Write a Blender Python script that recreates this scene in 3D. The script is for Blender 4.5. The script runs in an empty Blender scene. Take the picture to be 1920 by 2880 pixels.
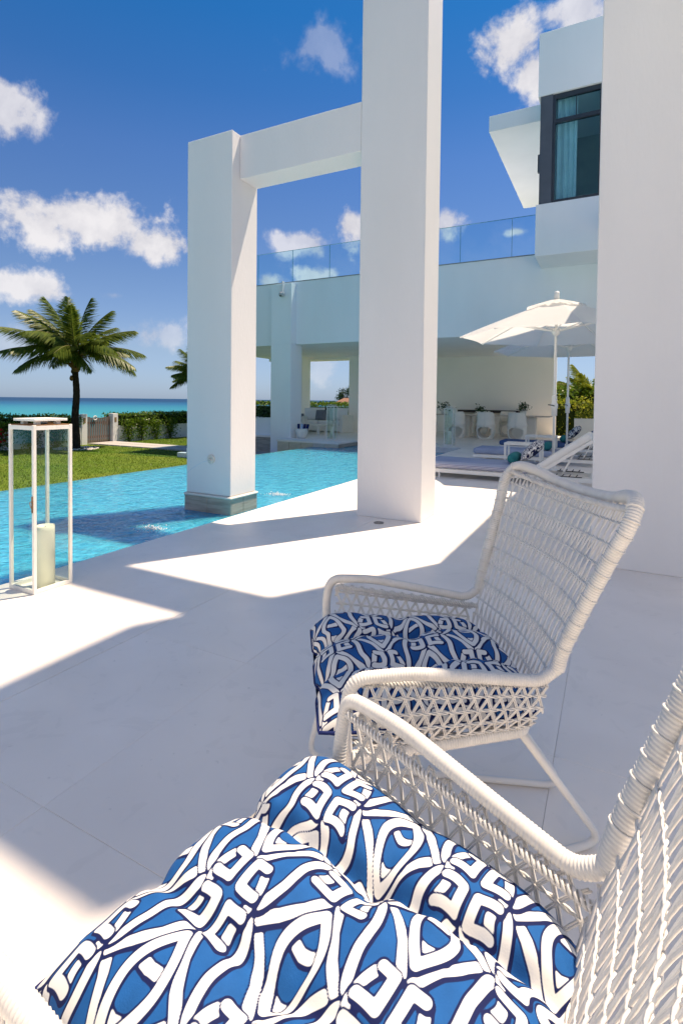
import bpy, math, random
import numpy as np
from mathutils import Matrix, Vector, Euler
random.seed(7); rng = np.random.default_rng(7)
PI = math.pi; R_ = math.radians
S = bpy.context.scene; COL = S.collection

# ------------------------------------------------------------------ camera, light, exposure
cam_d = bpy.data.cameras.new("camera"); cam = bpy.data.objects.new("camera", cam_d); COL.objects.link(cam)
yaw, pitch, roll = -0.479533, -0.0264806, 0.0112141
F = Vector((math.sin(yaw)*math.cos(pitch), math.cos(yaw)*math.cos(pitch), math.sin(pitch)))
r0 = Vector((math.cos(yaw), -math.sin(yaw), 0)); u0 = r0.cross(F)
rv = r0*math.cos(roll)+u0*math.sin(roll); uv_ = -r0*math.sin(roll)+u0*math.cos(roll)
M = Matrix.Identity(4)
for i in range(3):
    M[i][0] = rv[i]; M[i][1] = uv_[i]; M[i][2] = -F[i]
M[2][3] = 1.2
cam.matrix_world = M
cam_d.sensor_fit = 'HORIZONTAL'; cam_d.sensor_width = 24.0; cam_d.lens = 18.288
cam_d.shift_y = -0.14318; cam_d.clip_start = 0.02; cam_d.clip_end = 20000
S.camera = cam

SUN_ELEV, SUN_AZ = 67.76, 31.2
world = bpy.data.worlds.new("World"); S.world = world; world.use_nodes = True
wn = world.node_tree; wn.nodes.clear(); L_ = wn.links.new
def N(t, **k):
    n = wn.nodes.new(t)
    for a, b in k.items(): setattr(n, a, b)
    return n
def math_node(nt, op, a, b=None, clamp=False):
    n = nt.nodes.new('ShaderNodeMath'); n.operation = op; n.use_clamp = clamp
    for i, v in enumerate((a, b)):
        if v is None: continue
        if isinstance(v, (int, float)): n.inputs[i].default_value = v
        else: nt.links.new(v, n.inputs[i])
    return n.outputs[0]
out = N('ShaderNodeOutputWorld'); bg = N('ShaderNodeBackground'); bg.inputs[1].default_value = 0.05
sky = N('ShaderNodeTexSky', sky_type='NISHITA', sun_disc=False, sun_elevation=R_(SUN_ELEV), sun_rotation=R_(SUN_AZ),
        altitude=0, air_density=1.0, dust_density=0.3, ozone_density=1.0)
hs = N('ShaderNodeHueSaturation'); hs.inputs['Saturation'].default_value = 1.0; hs.inputs['Value'].default_value = 1.0
L_(sky.outputs[0], hs.inputs['Color'])
tc = N('ShaderNodeTexCoord'); sep = N('ShaderNodeSeparateXYZ'); L_(tc.outputs['Generated'], sep.inputs[0])
az = math_node(wn, 'ARCTAN2', sep.outputs[0], sep.outputs[1]); el = math_node(wn, 'ARCSINE', sep.outputs[2])
comb = N('ShaderNodeCombineXYZ'); L_(az, comb.inputs[0]); L_(el, comb.inputs[1])
def wnoise(scale, detail, rough=0.55, dist=0.0):
    n = N('ShaderNodeTexNoise'); n.inputs['Scale'].default_value = scale; n.inputs['Detail'].default_value = detail
    n.inputs['Roughness'].default_value = rough; n.inputs['Distortion'].default_value = dist
    L_(tc.outputs['Generated'], n.inputs['Vector']); return n
n1 = wnoise(9, 9, 0.6, 0.2); n2 = wnoise(30, 7, 0.6)
warp = math_node(wn, 'ADD', math_node(wn, 'MULTIPLY', math_node(wn, 'SUBTRACT', n1.outputs[0], 0.5), 2.3),
                 math_node(wn, 'MULTIPLY', math_node(wn, 'SUBTRACT', n2.outputs[0], 0.5), 1.3))
# cumulus of this sky: azimuth, elevation, half widths (degrees), strength
CL = [(-54.0, 16.6, 10.5, 2.9, 1.0), (-47.5, 15.6, 5.5, 2.4, 1.0), (-58.6, 10.2, 4.0, 1.6, .9), (-60.5, 24.6, 4.6, 3.0, .8),
      (-30.2, 33.8, 4.6, 2.6, .36), (-26.6, 18.3, 2.6, 3.4, 1.), (-31.5, 16.6, 4.2, 1.8, .7), (-30.4, 13.4, 2.6, 1.3, 1.),
      (-35.8, 12.6, 2.4, 1.3, 1.), (-10.2, 33.0, 4.0, 3.0, 1.), (-8.0, 30.4, 2.4, 2.6, 1.), (-4.0, 34.2, 4.5, 2.0, .8),
      (-47.5, 6.6, 5.5, 2.0, .5), (-42.5, 7.6, 3.0, 2.0, .5), (-16.5, 18.6, 2.6, 2.2, .8), (-9.2, 17.2, 1.4, .6, .9),
      (-51.0, 10.2, 2.0, .8, .45), (-29.9, 3.6, 2.4, 2.4, .4), (-62, 5, 6, 2.2, .4), (-22, 9, 3, 1.4, .6),
      (20, 22, 10, 4, 1.), (55, 30, 12, 4, .9), (100, 17, 13, 4, 1.), (150, 26, 12, 5, .9), (-160, 15, 14, 4, 1.),
      (-115, 24, 12, 4, .9), (-85, 14, 9, 3, 1.), (70, 10, 9, 3, .9), (-140, 40, 12, 5, .8), (125, 45, 10, 5, .8), (35, 48, 16, 6, .9), (80, 55, 16, 6, .9), (-70, 50, 14, 5, .8), (-20, 62, 22, 6, .9), (170, 60, 25, 7, .9), (45, 78, 60, 7, 1.)]
dens = None; below = None
for a, e, wa, we, st in CL:
    s1 = N('ShaderNodeVectorMath', operation='SUBTRACT'); L_(comb.outputs[0], s1.inputs[0]); s1.inputs[1].default_value = (R_(a), R_(e), 0)
    s2 = N('ShaderNodeVectorMath', operation='MULTIPLY'); L_(s1.outputs[0], s2.inputs[0]); s2.inputs[1].default_value = (1/R_(wa), 1/R_(we), 0)
    s3 = N('ShaderNodeVectorMath', operation='LENGTH'); L_(s2.outputs[0], s3.inputs[0])
    v = math_node(wn, 'SUBTRACT', 1.0, s3.outputs['Value'])
    v = math_node(wn, 'ADD', v, math_node(wn, 'MULTIPLY', warp, 1.2))
    v = math_node(wn, 'MULTIPLY', math_node(wn, 'MULTIPLY', v, 1.55, True), st)
    dens = v if dens is None else math_node(wn, 'MAXIMUM', dens, v)
cr = N('ShaderNodeMapRange', interpolation_type='SMOOTHSTEP'); L_(dens, cr.inputs['Value'])
cr.inputs['From Min'].default_value = 0.0; cr.inputs['From Max'].default_value = 1.05; cr.inputs['To Max'].default_value = 0.97
tone = N('ShaderNodeMapRange'); L_(n1.outputs[0], tone.inputs['Value'])
tone.inputs['From Min'].default_value = .35; tone.inputs['From Max'].default_value = .62
tone.inputs['To Min'].default_value = 0.0; tone.inputs['To Max'].default_value = 1.0
ccol = N('ShaderNodeMixRGB'); L_(tone.outputs[0], ccol.inputs[0])
ccol.inputs[1].default_value = (3.9, 4.4, 5.7, 1); ccol.inputs[2].default_value = (5.9, 6.5, 7.8, 1)
mx = N('ShaderNodeMixRGB'); L_(cr.outputs[0], mx.inputs[0])
egr = N('ShaderNodeValToRGB'); L_(math_node(wn, 'MULTIPLY', el, 1/(PI/2), True), egr.inputs[0]); ee = egr.color_ramp.elements
TINT = [(0.0, (0.36, 0.57, 1.2)), (0.056, (0.50, 0.64, 0.97)), (0.136, (0.435, 0.63, 0.96)), (0.268, (0.279, 0.591, 1.05)), (0.33, (0.135, 0.54, 1.035)), (0.4, (0.036, 0.54, 1.062))]
ee[0].color = (*TINT[0][1], 1); ee[1].position = TINT[-1][0]; ee[1].color = (*TINT[-1][1], 1)
for p_, c_ in TINT[1:-1]:
    x = ee.new(p_); x.color = (*c_, 1)
smix = N('ShaderNodeMixRGB', blend_type='MULTIPLY'); smix.inputs[0].default_value = 1.0; L_(hs.outputs[0], smix.inputs[1]); L_(egr.outputs[0], smix.inputs[2])
L_(smix.outputs[0], mx.inputs[1]); L_(ccol.outputs[0], mx.inputs[2])
L_(mx.outputs[0], bg.inputs[0]); L_(bg.outputs[0], out.inputs[0])

sun_d = bpy.data.lights.new("sun", 'SUN'); sun = bpy.data.objects.new("sun", sun_d); COL.objects.link(sun)
sun_d.energy = 2.8; sun_d.angle = R_(0.55); sun_d.color = (1.0, 0.90, 0.79)
sun.rotation_euler = Vector((-0.519, -0.855, -2.445)).to_track_quat('-Z', 'Y').to_euler()
sun.location = (10, 16, 40)
S.view_settings.view_transform = 'Standard'; S.view_settings.look = 'None'
S.view_settings.gamma = 1.0; S.view_settings.exposure = 1.45; S.view_settings.use_curve_mapping = False
S.view_settings.use_white_balance = True; S.view_settings.white_balance_temperature = 8000; S.view_settings.white_balance_tint = 12
S.render.engine = 'CYCLES'
S.cycles.max_bounces = 12; S.cycles.diffuse_bounces = 8; S.cycles.transparent_max_bounces = 24
S.cycles.caustics_reflective = False; S.cycles.caustics_refractive = False
try: S.cycles.use_denoising = True
except Exception: pass

# ------------------------------------------------------------------ materials
def new_mat(name):
    m = bpy.data.materials.new(name); m.use_nodes = True
    nt = m.node_tree; b = nt.nodes['Principled BSDF']; return m, nt, b
def mat(name, col, rough=0.6, spec=0.4, var=0.06, vscale=3.0, bump=0.0, bscale=60.0, metal=0.0, col2=None, stretch=None, sub=0.0):
    m, nt, b = new_mat(name)
    tcx = nt.nodes.new('ShaderNodeTexCoord'); src = tcx.outputs['Object']
    if stretch:
        mp = nt.nodes.new('ShaderNodeMapping'); mp.inputs['Scale'].default_value = stretch
        nt.links.new(src, mp.inputs[0]); src = mp.outputs[0]
    nz = nt.nodes.new('ShaderNodeTexNoise'); nz.inputs['Scale'].default_value = vscale; nz.inputs['Detail'].default_value = 6
    nt.links.new(src, nz.inputs['Vector'])
    ramp = nt.nodes.new('ShaderNodeValToRGB')
    c2 = col2 or tuple(min(1, c*(1+var)) for c in col); c1 = tuple(c*(1-var) for c in col) if not col2 else col
    ramp.color_ramp.elements[0].position = .32; ramp.color_ramp.elements[1].position = .68
    ramp.color_ramp.elements[0].color = (*c1, 1); ramp.color_ramp.elements[1].color = (*c2, 1)
    nt.links.new(nz.outputs[0], ramp.inputs[0]); nt.links.new(ramp.outputs[0], b.inputs['Base Color'])
    b.inputs['Roughness'].default_value = rough; b.inputs['Specular IOR Level'].default_value = spec; b.inputs['Metallic'].default_value = metal
    if bump:
        n2_ = nt.nodes.new('ShaderNodeTexNoise'); n2_.inputs['Scale'].default_value = bscale; n2_.inputs['Detail'].default_value = 5
        nt.links.new(src, n2_.inputs['Vector'])
        bp = nt.nodes.new('ShaderNodeBump'); bp.inputs['Strength'].default_value = bump; bp.inputs['Distance'].default_value = 0.01
        nt.links.new(n2_.outputs[0], bp.inputs['Height']); nt.links.new(bp.outputs[0], b.inputs['Normal'])
    return m
def leaf_mat(name, c1, c2, trans=0.35, scale=1.5):
    m, nt, b = new_mat(name)
    g = nt.nodes.new('ShaderNodeNewGeometry')
    ramp = nt.nodes.new('ShaderNodeValToRGB'); ramp.color_ramp.elements[0].color = (*c1, 1); ramp.color_ramp.elements[1].color = (*c2, 1)
    nt.links.new(g.outputs['Random Per Island'], ramp.inputs[0]); nt.links.new(ramp.outputs[0], b.inputs['Base Color'])
    b.inputs['Roughness'].default_value = .42; b.inputs['Specular IOR Level'].default_value = .35
    tr = nt.nodes.new('ShaderNodeBsdfTranslucent'); nt.links.new(ramp.outputs[0], tr.inputs[0])
    ms = nt.nodes.new('ShaderNodeMixShader'); ms.inputs[0].default_value = trans
    nt.links.new(b.outputs[0], ms.inputs[1]); nt.links.new(tr.outputs[0], ms.inputs[2])
    nt.links.new(ms.outputs[0], nt.nodes['Material Output'].inputs[0]); return m
def glass_mat(name, tint=(.93, .97, .97), refl=1.0, ior=1.45):
    m, nt, b = new_mat(name); nt.nodes.remove(b)
    t = nt.nodes.new('ShaderNodeBsdfTransparent'); t.inputs[0].default_value = (*tint, 1)
    g = nt.nodes.new('ShaderNodeBsdfGlossy'); g.inputs['Roughness'].default_value = 0.01; g.inputs[0].default_value = (refl, refl, refl, 1)
    fr = nt.nodes.new('ShaderNodeFresnel'); fr.inputs[0].default_value = ior
    ge = nt.nodes.new('ShaderNodeNewGeometry')
    fac = math_node(nt, 'MULTIPLY', fr.outputs[0], math_node(nt, 'SUBTRACT', 1.0, ge.outputs['Backfacing']))
    ms = nt.nodes.new('ShaderNodeMixShader'); nt.links.new(fac, ms.inputs[0])
    nt.links.new(t.outputs[0], ms.inputs[1]); nt.links.new(g.outputs[0], ms.inputs[2])
    nt.links.new(ms.outputs[0], nt.nodes['Material Output'].inputs[0]); return m

plaster = mat('white_plaster', (.715, .72, .735), .75, .25, .03, 1.6, .22, 45, stretch=(1, 1, .3))
plaster_house = mat('house_plaster', (.82, .845, .87), .75, .25, .03, 1.1, .15, 45, stretch=(1, 1, .3))
plaster_warm = mat('porch_plaster', (.90, .87, .81), .8, .2, .02, .8, .1, 60)
tile_m = mat('porcelain_tile', (.88, .81, .75), .38, .35, .03, 2.2, .04, 45)
def tile_detail(m):
    nt = m.node_tree; b = nt.nodes['Principled BSDF']; src = b.inputs['Base Color'].links[0].from_socket
    g = nt.nodes.new('ShaderNodeNewGeometry'); oi = nt.nodes.new('ShaderNodeObjectInfo')
    def nz(sc, det=6, dist=0):
        n = nt.nodes.new('ShaderNodeTexNoise'); n.inputs['Scale'].default_value = sc; n.inputs['Detail'].default_value = det; n.inputs['Distortion'].default_value = dist
        nt.links.new(g.outputs['Position'], n.inputs['Vector']); return n.outputs[0]
    def band(v, lo, hi, t0, t1):
        mr = nt.nodes.new('ShaderNodeMapRange'); nt.links.new(v, mr.inputs['Value'])
        for k, x in zip(('From Min', 'From Max', 'To Min', 'To Max'), (lo, hi, t0, t1)): mr.inputs[k].default_value = x
        return mr.outputs[0]
    f = band(oi.outputs['Random'], 0, 1, .965, 1.0)
    f = math_node(nt, 'MULTIPLY', f, band(nz(1.1, 8, .6), .42, .66, 1.0, .93))      # dried water marks
    f = math_node(nt, 'MULTIPLY', f, band(nz(34, 3), .70, .76, 1.0, .86))           # grit
    f = math_node(nt, 'MULTIPLY', f, band(nz(5, 9, 2.5), .60, .64, 1.0, .965))      # scuffs
    sc = nt.nodes.new('ShaderNodeVectorMath'); sc.operation = 'SCALE'; nt.links.new(src, sc.inputs[0]); nt.links.new(f, sc.inputs['Scale'])
    nt.links.new(sc.outputs[0], b.inputs['Base Color'])
    nt.links.new(band(nz(2.3, 7, .4), .35, .7, .28, .5), b.inputs['Roughness'])
tile_detail(tile_m)
grout = mat('grout', (.66, .63, .60), .9, .1, .1, 9)
stone = mat('pool_stone', (.36, .325, .28), .7, .3, .25, 3, .35, 14, stretch=(1, 1, 9))
capst = mat('cap_stone', (.66, .63, .58), .6, .3, .06, 5, .1, 40)
wicker = mat('white_resin_wicker', (.64, .625, .60), .42, .45, .06, 25, .0)
wicker2 = mat('white_resin_strand', (.66, .645, .62), .38, .45, .08, 40)
tube_w = mat('painted_tube', (.70, .69, .67), .35, .45, .03, 6)
alu = mat('white_aluminium', (.75, .75, .74), .35, .45, .03, 4)
lantern_m = mat('lantern_paint', (.76, .75, .71), .5, .35, .05, 14, .1, 60)
rustm = mat('rust', (.30, .16, .08), .9, .1, .3, 30)
wax = mat('candle_wax', (.80, .77, .64), .45, .4, .03, 8)
dark = mat('black_metal', (.02, .02, .022), .4, .4, .1, 8)
slate = mat('slate_panel', (.085, .10, .125), .55, .4, .1, 3)
frame_m = mat('window_frame_dark', (.03, .04, .05), .35, .5, .05, 6)
curtain_m = mat('curtain_fabric', (.80, .85, .85), .9, .1, .05, 5)
room_m = mat('dim_room', (.5, .53, .5), .9, .1, .1, 2)
glass = glass_mat('clear_glass', (.93, .968, .96))
railglass = glass_mat('rail_glass', (.76, .91, .96), 1.0, 1.5)
winglass = glass_mat('window_glass', (.66, .84, .88), .8, 1.5)
edge_g = mat('glass_edge', (.03, .22, .27), .2, .5, .05, 4)
canvas = mat('white_canvas', (.80, .80, .80), .85, .15, .02, 4, .08, 150)
def add_translucent(m, amt):
    nt = m.node_tree; b = nt.nodes['Principled BSDF']; t = nt.nodes.new('ShaderNodeBsdfTranslucent'); t.inputs[0].default_value = (.8, .8, .78, 1)
    ms = nt.nodes.new('ShaderNodeMixShader'); ms.inputs[0].default_value = amt
    nt.links.new(b.outputs[0], ms.inputs[1]); nt.links.new(t.outputs[0], ms.inputs[2]); nt.links.new(ms.outputs[0], nt.nodes['Material Output'].inputs[0])
add_translucent(canvas, .5)
lilac = mat('lilac_blue_fabric', (.27, .33, .47), .85, .2, .06, 3, .1, 200)
deepblue = mat('blue_fabric', (.05, .10, .23), .85, .2, .06, 3, .1, 200)
whitefab = mat('white_fabric', (.74, .74, .73), .85, .2, .03, 5, .1, 150)
greyfab = mat('grey_fabric', (.16, .18, .21), .9, .15, .1, 12, .1, 150)
teal = mat('teal_fabric', (.01, .16, .18), .85, .2, .08, 8, .1, 150)
navyfab = mat('navy_fabric', (.01, .02, .10), .85, .2, .1, 8)
skyfab = mat('pale_blue_fabric', (.35, .50, .68), .85, .2, .25, 30)
plastic = mat('white_plastic', (.76, .74, .68), .4, .4, .02, 3)
darkwood = mat('dark_wood', (.035, .022, .016), .5, .4, .3, 6, stretch=(1, 8, 8))
wood = mat('weathered_wood', (.17, .13, .115), .85, .15, .3, 5, .3, 40, stretch=(8, 8, .6))
bark = mat('palm_bark', (.035, .026, .02), .95, .1, .4, 9, .6, 40)
fibre = mat('palm_fibre', (.16, .085, .04), .95, .1, .4, 12, .5, 60)
lawn_m = mat('lawn_turf', (.06, .125, .010), .9, .1, .3, .8, .6, 60, col2=(.13, .175, .025))
pave = mat('path_stone', (.42, .40, .38), .8, .2, .1, 2, .15, 30)
pebble_m = mat('white_pebbles', (.62, .57, .52), .8, .2, .15, 20)
earth = mat('rock_earth', (.20, .15, .10), .95, .1, .4, 1.2, .5, 8)
roofm = mat('terracotta_roof', (.30, .16, .11), .85, .2, .2, 3)
redm = mat('red_awning', (.45, .02, .04), .8, .2, .1, 3)
blade = leaf_mat('grass_blades', (.05, .11, .008), (.14, .20, .025), .3)
hedge_leaf = leaf_mat('hedge_leaves', (.04, .095, .008), (.16, .26, .025), .4)
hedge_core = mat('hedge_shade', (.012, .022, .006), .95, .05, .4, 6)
palm_leaf = leaf_mat('palm_leaflets', (.05, .10, .015), (.17, .22, .035), .45)
areca_leaf = leaf_mat('areca_leaflets', (.10, .17, .015), (.34, .34, .04), .5)
plant_leaf = leaf_mat('pot_plant_leaves', (.012, .04, .012), (.04, .09, .02), .25)
tree_leaf = leaf_mat('far_tree_leaves', (.015, .045, .012), (.06, .10, .03), .2)
rachis_m = mat('palm_rachis', (.16, .15, .04), .6, .3, .1, 6)
flower_m = mat('red_flower', (.5, .02, .03), .7, .2, .1, 9)

# water
def water_mat(name, c_deep, c_light, scale, bump, rough, vs):
    m, nt, b = new_mat(name); tcx = nt.nodes.new('ShaderNodeTexCoord')
    def nz(sc, det, dist=0.0, st=None):
        n = nt.nodes.new('ShaderNodeTexNoise'); n.inputs['Scale'].default_value = sc; n.inputs['Detail'].default_value = det; n.inputs['Distortion'].default_value = dist
        s = tcx.outputs['Object']
        if st:
            mp = nt.nodes.new('ShaderNodeMapping'); mp.inputs['Scale'].default_value = st; nt.links.new(s, mp.inputs[0]); s = mp.outputs[0]
        nt.links.new(s, n.inputs['Vector']); return n.outputs[0]
    a = nz(vs, 4, 1.2); ramp = nt.nodes.new('ShaderNodeValToRGB')
    ramp.color_ramp.elements[0].position = .36; ramp.color_ramp.elements[1].position = .66
    ramp.color_ramp.elements[0].color = (*c_deep, 1); ramp.color_ramp.elements[1].color = (*c_light, 1)
    nt.links.new(a, ramp.inputs[0]); nt.links.new(ramp.outputs[0], b.inputs['Base Color'])
    h = math_node(nt, 'ADD', nz(scale, 3, .6), math_node(nt, 'MULTIPLY', nz(scale*3.1, 2, .3), .4))
    bp = nt.nodes.new('ShaderNodeBump'); bp.inputs['Strength'].default_value = bump; bp.inputs['Distance'].default_value = .05
    nt.links.new(h, bp.inputs['Height']); nt.links.new(bp.outputs[0], b.inputs['Normal'])
    b.inputs['Roughness'].default_value = rough; b.inputs['IOR'].default_value = 1.33; b.inputs['Specular IOR Level'].default_value = .5
    return m, nt, b, ramp
pool_m, pnt, pb_, _r = water_mat('pool_water', (.012, .255, .42), (.04, .39, .57), 6.0, .55, .05, 9.0)  # refracted ripples are put into the colour as two noise tones
pb_.inputs['Subsurface Weight'].default_value = 1.0; pb_.inputs['Subsurface Radius'].default_value = (.4, 1.0, 1.2); pb_.inputs['Subsurface Scale'].default_value = 1.0
poolfloor_m = mat('pool_mosaic', (.20, .52, .62), .6, .3, .12, 6, 0)
sea_m, snt, sb, sramp = water_mat('sea_water', (.9, .9, .9), (1, 1, 1), .25, .5, .22, .004)
stc = snt.nodes.new('ShaderNodeTexCoord'); ssep = snt.nodes.new('ShaderNodeVectorMath'); ssep.operation = 'LENGTH'
snt.links.new(stc.outputs['Object'], ssep.inputs[0])
smr = snt.nodes.new('ShaderNodeMapRange'); smr.inputs['From Min'].default_value = 120; smr.inputs['From Max'].default_value = 900
snt.links.new(ssep.outputs['Value'], smr.inputs['Value'])
sr2 = snt.nodes.new('ShaderNodeValToRGB'); e = sr2.color_ramp.elements
e[0].color = (.02, .24, .30, 1); e[1].color = (.004, .045, .12, 1); e[1].position = .9
x = e.new(.16); x.color = (.012, .18, .27, 1); x = e.new(.36); x.color = (.006, .10, .21, 1)
snt.links.new(smr.outputs[0], sr2.inputs[0])
smx = snt.nodes.new('ShaderNodeMixRGB'); smx.blend_type = 'MULTIPLY'; smx.inputs[0].default_value = 1
snt.links.new(sr2.outputs[0], smx.inputs[1]); snt.links.new(sramp.outputs[0], smx.inputs[2]); snt.links.new(smx.outputs[0], sb.inputs['Base Color'])
sb.inputs['Specular IOR Level'].default_value = .08; sb.inputs['Roughness'].default_value = .45
drop_m = glass_mat('water_drops', (.92, .97, 1), 1.0, 1.33)
foam_m = mat('water_foam', (.85, .90, .93), .25, .5, .2, 30)

# striped mattress sides / printed fabric
def striped(name, c1, c2, freq):
    m, nt, b = new_mat(name); tcx = nt.nodes.new('ShaderNodeTexCoord'); sp = nt.nodes.new('ShaderNodeSeparateXYZ')
    nt.links.new(tcx.outputs['Object'], sp.inputs[0])
    v = math_node(nt, 'SINE', math_node(nt, 'MULTIPLY', sp.outputs[2], freq))
    mr = nt.nodes.new('ShaderNodeMapRange'); mr.inputs['From Min'].default_value = -.1; mr.inputs['From Max'].default_value = .1; nt.links.new(v, mr.inputs['Value'])
    mxr = nt.nodes.new('ShaderNodeMixRGB'); mxr.inputs[1].default_value = (*c1, 1); mxr.inputs[2].default_value = (*c2, 1)
    nt.links.new(mr.outputs[0], mxr.inputs[0]); nt.links.new(mxr.outputs[0], b.inputs['Base Color']); b.inputs['Roughness'].default_value = .85
    return m
stripe_m = striped('striped_fabric', (.10, .12, .26), (.62, .62, .68), 2*PI/.021)
def printed(name, blue, white, navy):
    m, nt, b = new_mat(name)
    a1 = nt.nodes.new('ShaderNodeAttribute'); a1.attribute_name = 'band'; a2 = nt.nodes.new('ShaderNodeAttribute'); a2.attribute_name = 'shade'
    def thr(a):
        mr = nt.nodes.new('ShaderNodeMapRange'); mr.inputs['From Min'].default_value = .36; mr.inputs['From Max'].default_value = .64
        nt.links.new(a.outputs['Fac'], mr.inputs['Value']); return mr.outputs[0]
    nz = nt.nodes.new('ShaderNodeTexNoise'); nz.inputs['Scale'].default_value = 30; nz.inputs['Detail'].default_value = 6
    tcx = nt.nodes.new('ShaderNodeTexCoord'); nt.links.new(tcx.outputs['Object'], nz.inputs['Vector'])
    rb = nt.nodes.new('ShaderNodeValToRGB'); rb.color_ramp.elements[0].position = .3; rb.color_ramp.elements[1].position = .7
    rb.color_ramp.elements[0].color = (*[c*.9 for c in blue], 1); rb.color_ramp.elements[1].color = (*[c*1.12 for c in blue], 1)
    nt.links.new(nz.outputs[0], rb.inputs[0])
    m1 = nt.nodes.new('ShaderNodeMixRGB'); nt.links.new(thr(a2), m1.inputs[0]); m1.inputs[2].default_value = (*navy, 1); nt.links.new(rb.outputs[0], m1.inputs[1])
    m2 = nt.nodes.new('ShaderNodeMixRGB'); nt.links.new(thr(a1), m2.inputs[0]); m2.inputs[2].default_value = (*white, 1); nt.links.new(m1.outputs[0], m2.inputs[1])
    nt.links.new(m2.outputs[0], b.inputs['Base Color']); b.inputs['Roughness'].default_value = .8; b.inputs['Specular IOR Level'].default_value = .2
    wv = nt.nodes.new('ShaderNodeTexNoise'); wv.inputs['Scale'].default_value = 500; nt.links.new(tcx.outputs['Object'], wv.inputs['Vector'])
    bp = nt.nodes.new('ShaderNodeBump'); bp.inputs['Strength'].default_value = .12; bp.inputs['Distance'].default_value = .004
    nt.links.new(wv.outputs[0], bp.inputs['Height']); nt.links.new(bp.outputs[0], b.inputs['Normal'])
    return m
print_m = printed('blue_white_print', (.003, .080, .265), (.68, .675, .66), (.004, .010, .065))
pillow_m = printed('navy_white_print', (.008, .014, .06), (.70, .70, .70), (.008, .014, .06))

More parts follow.
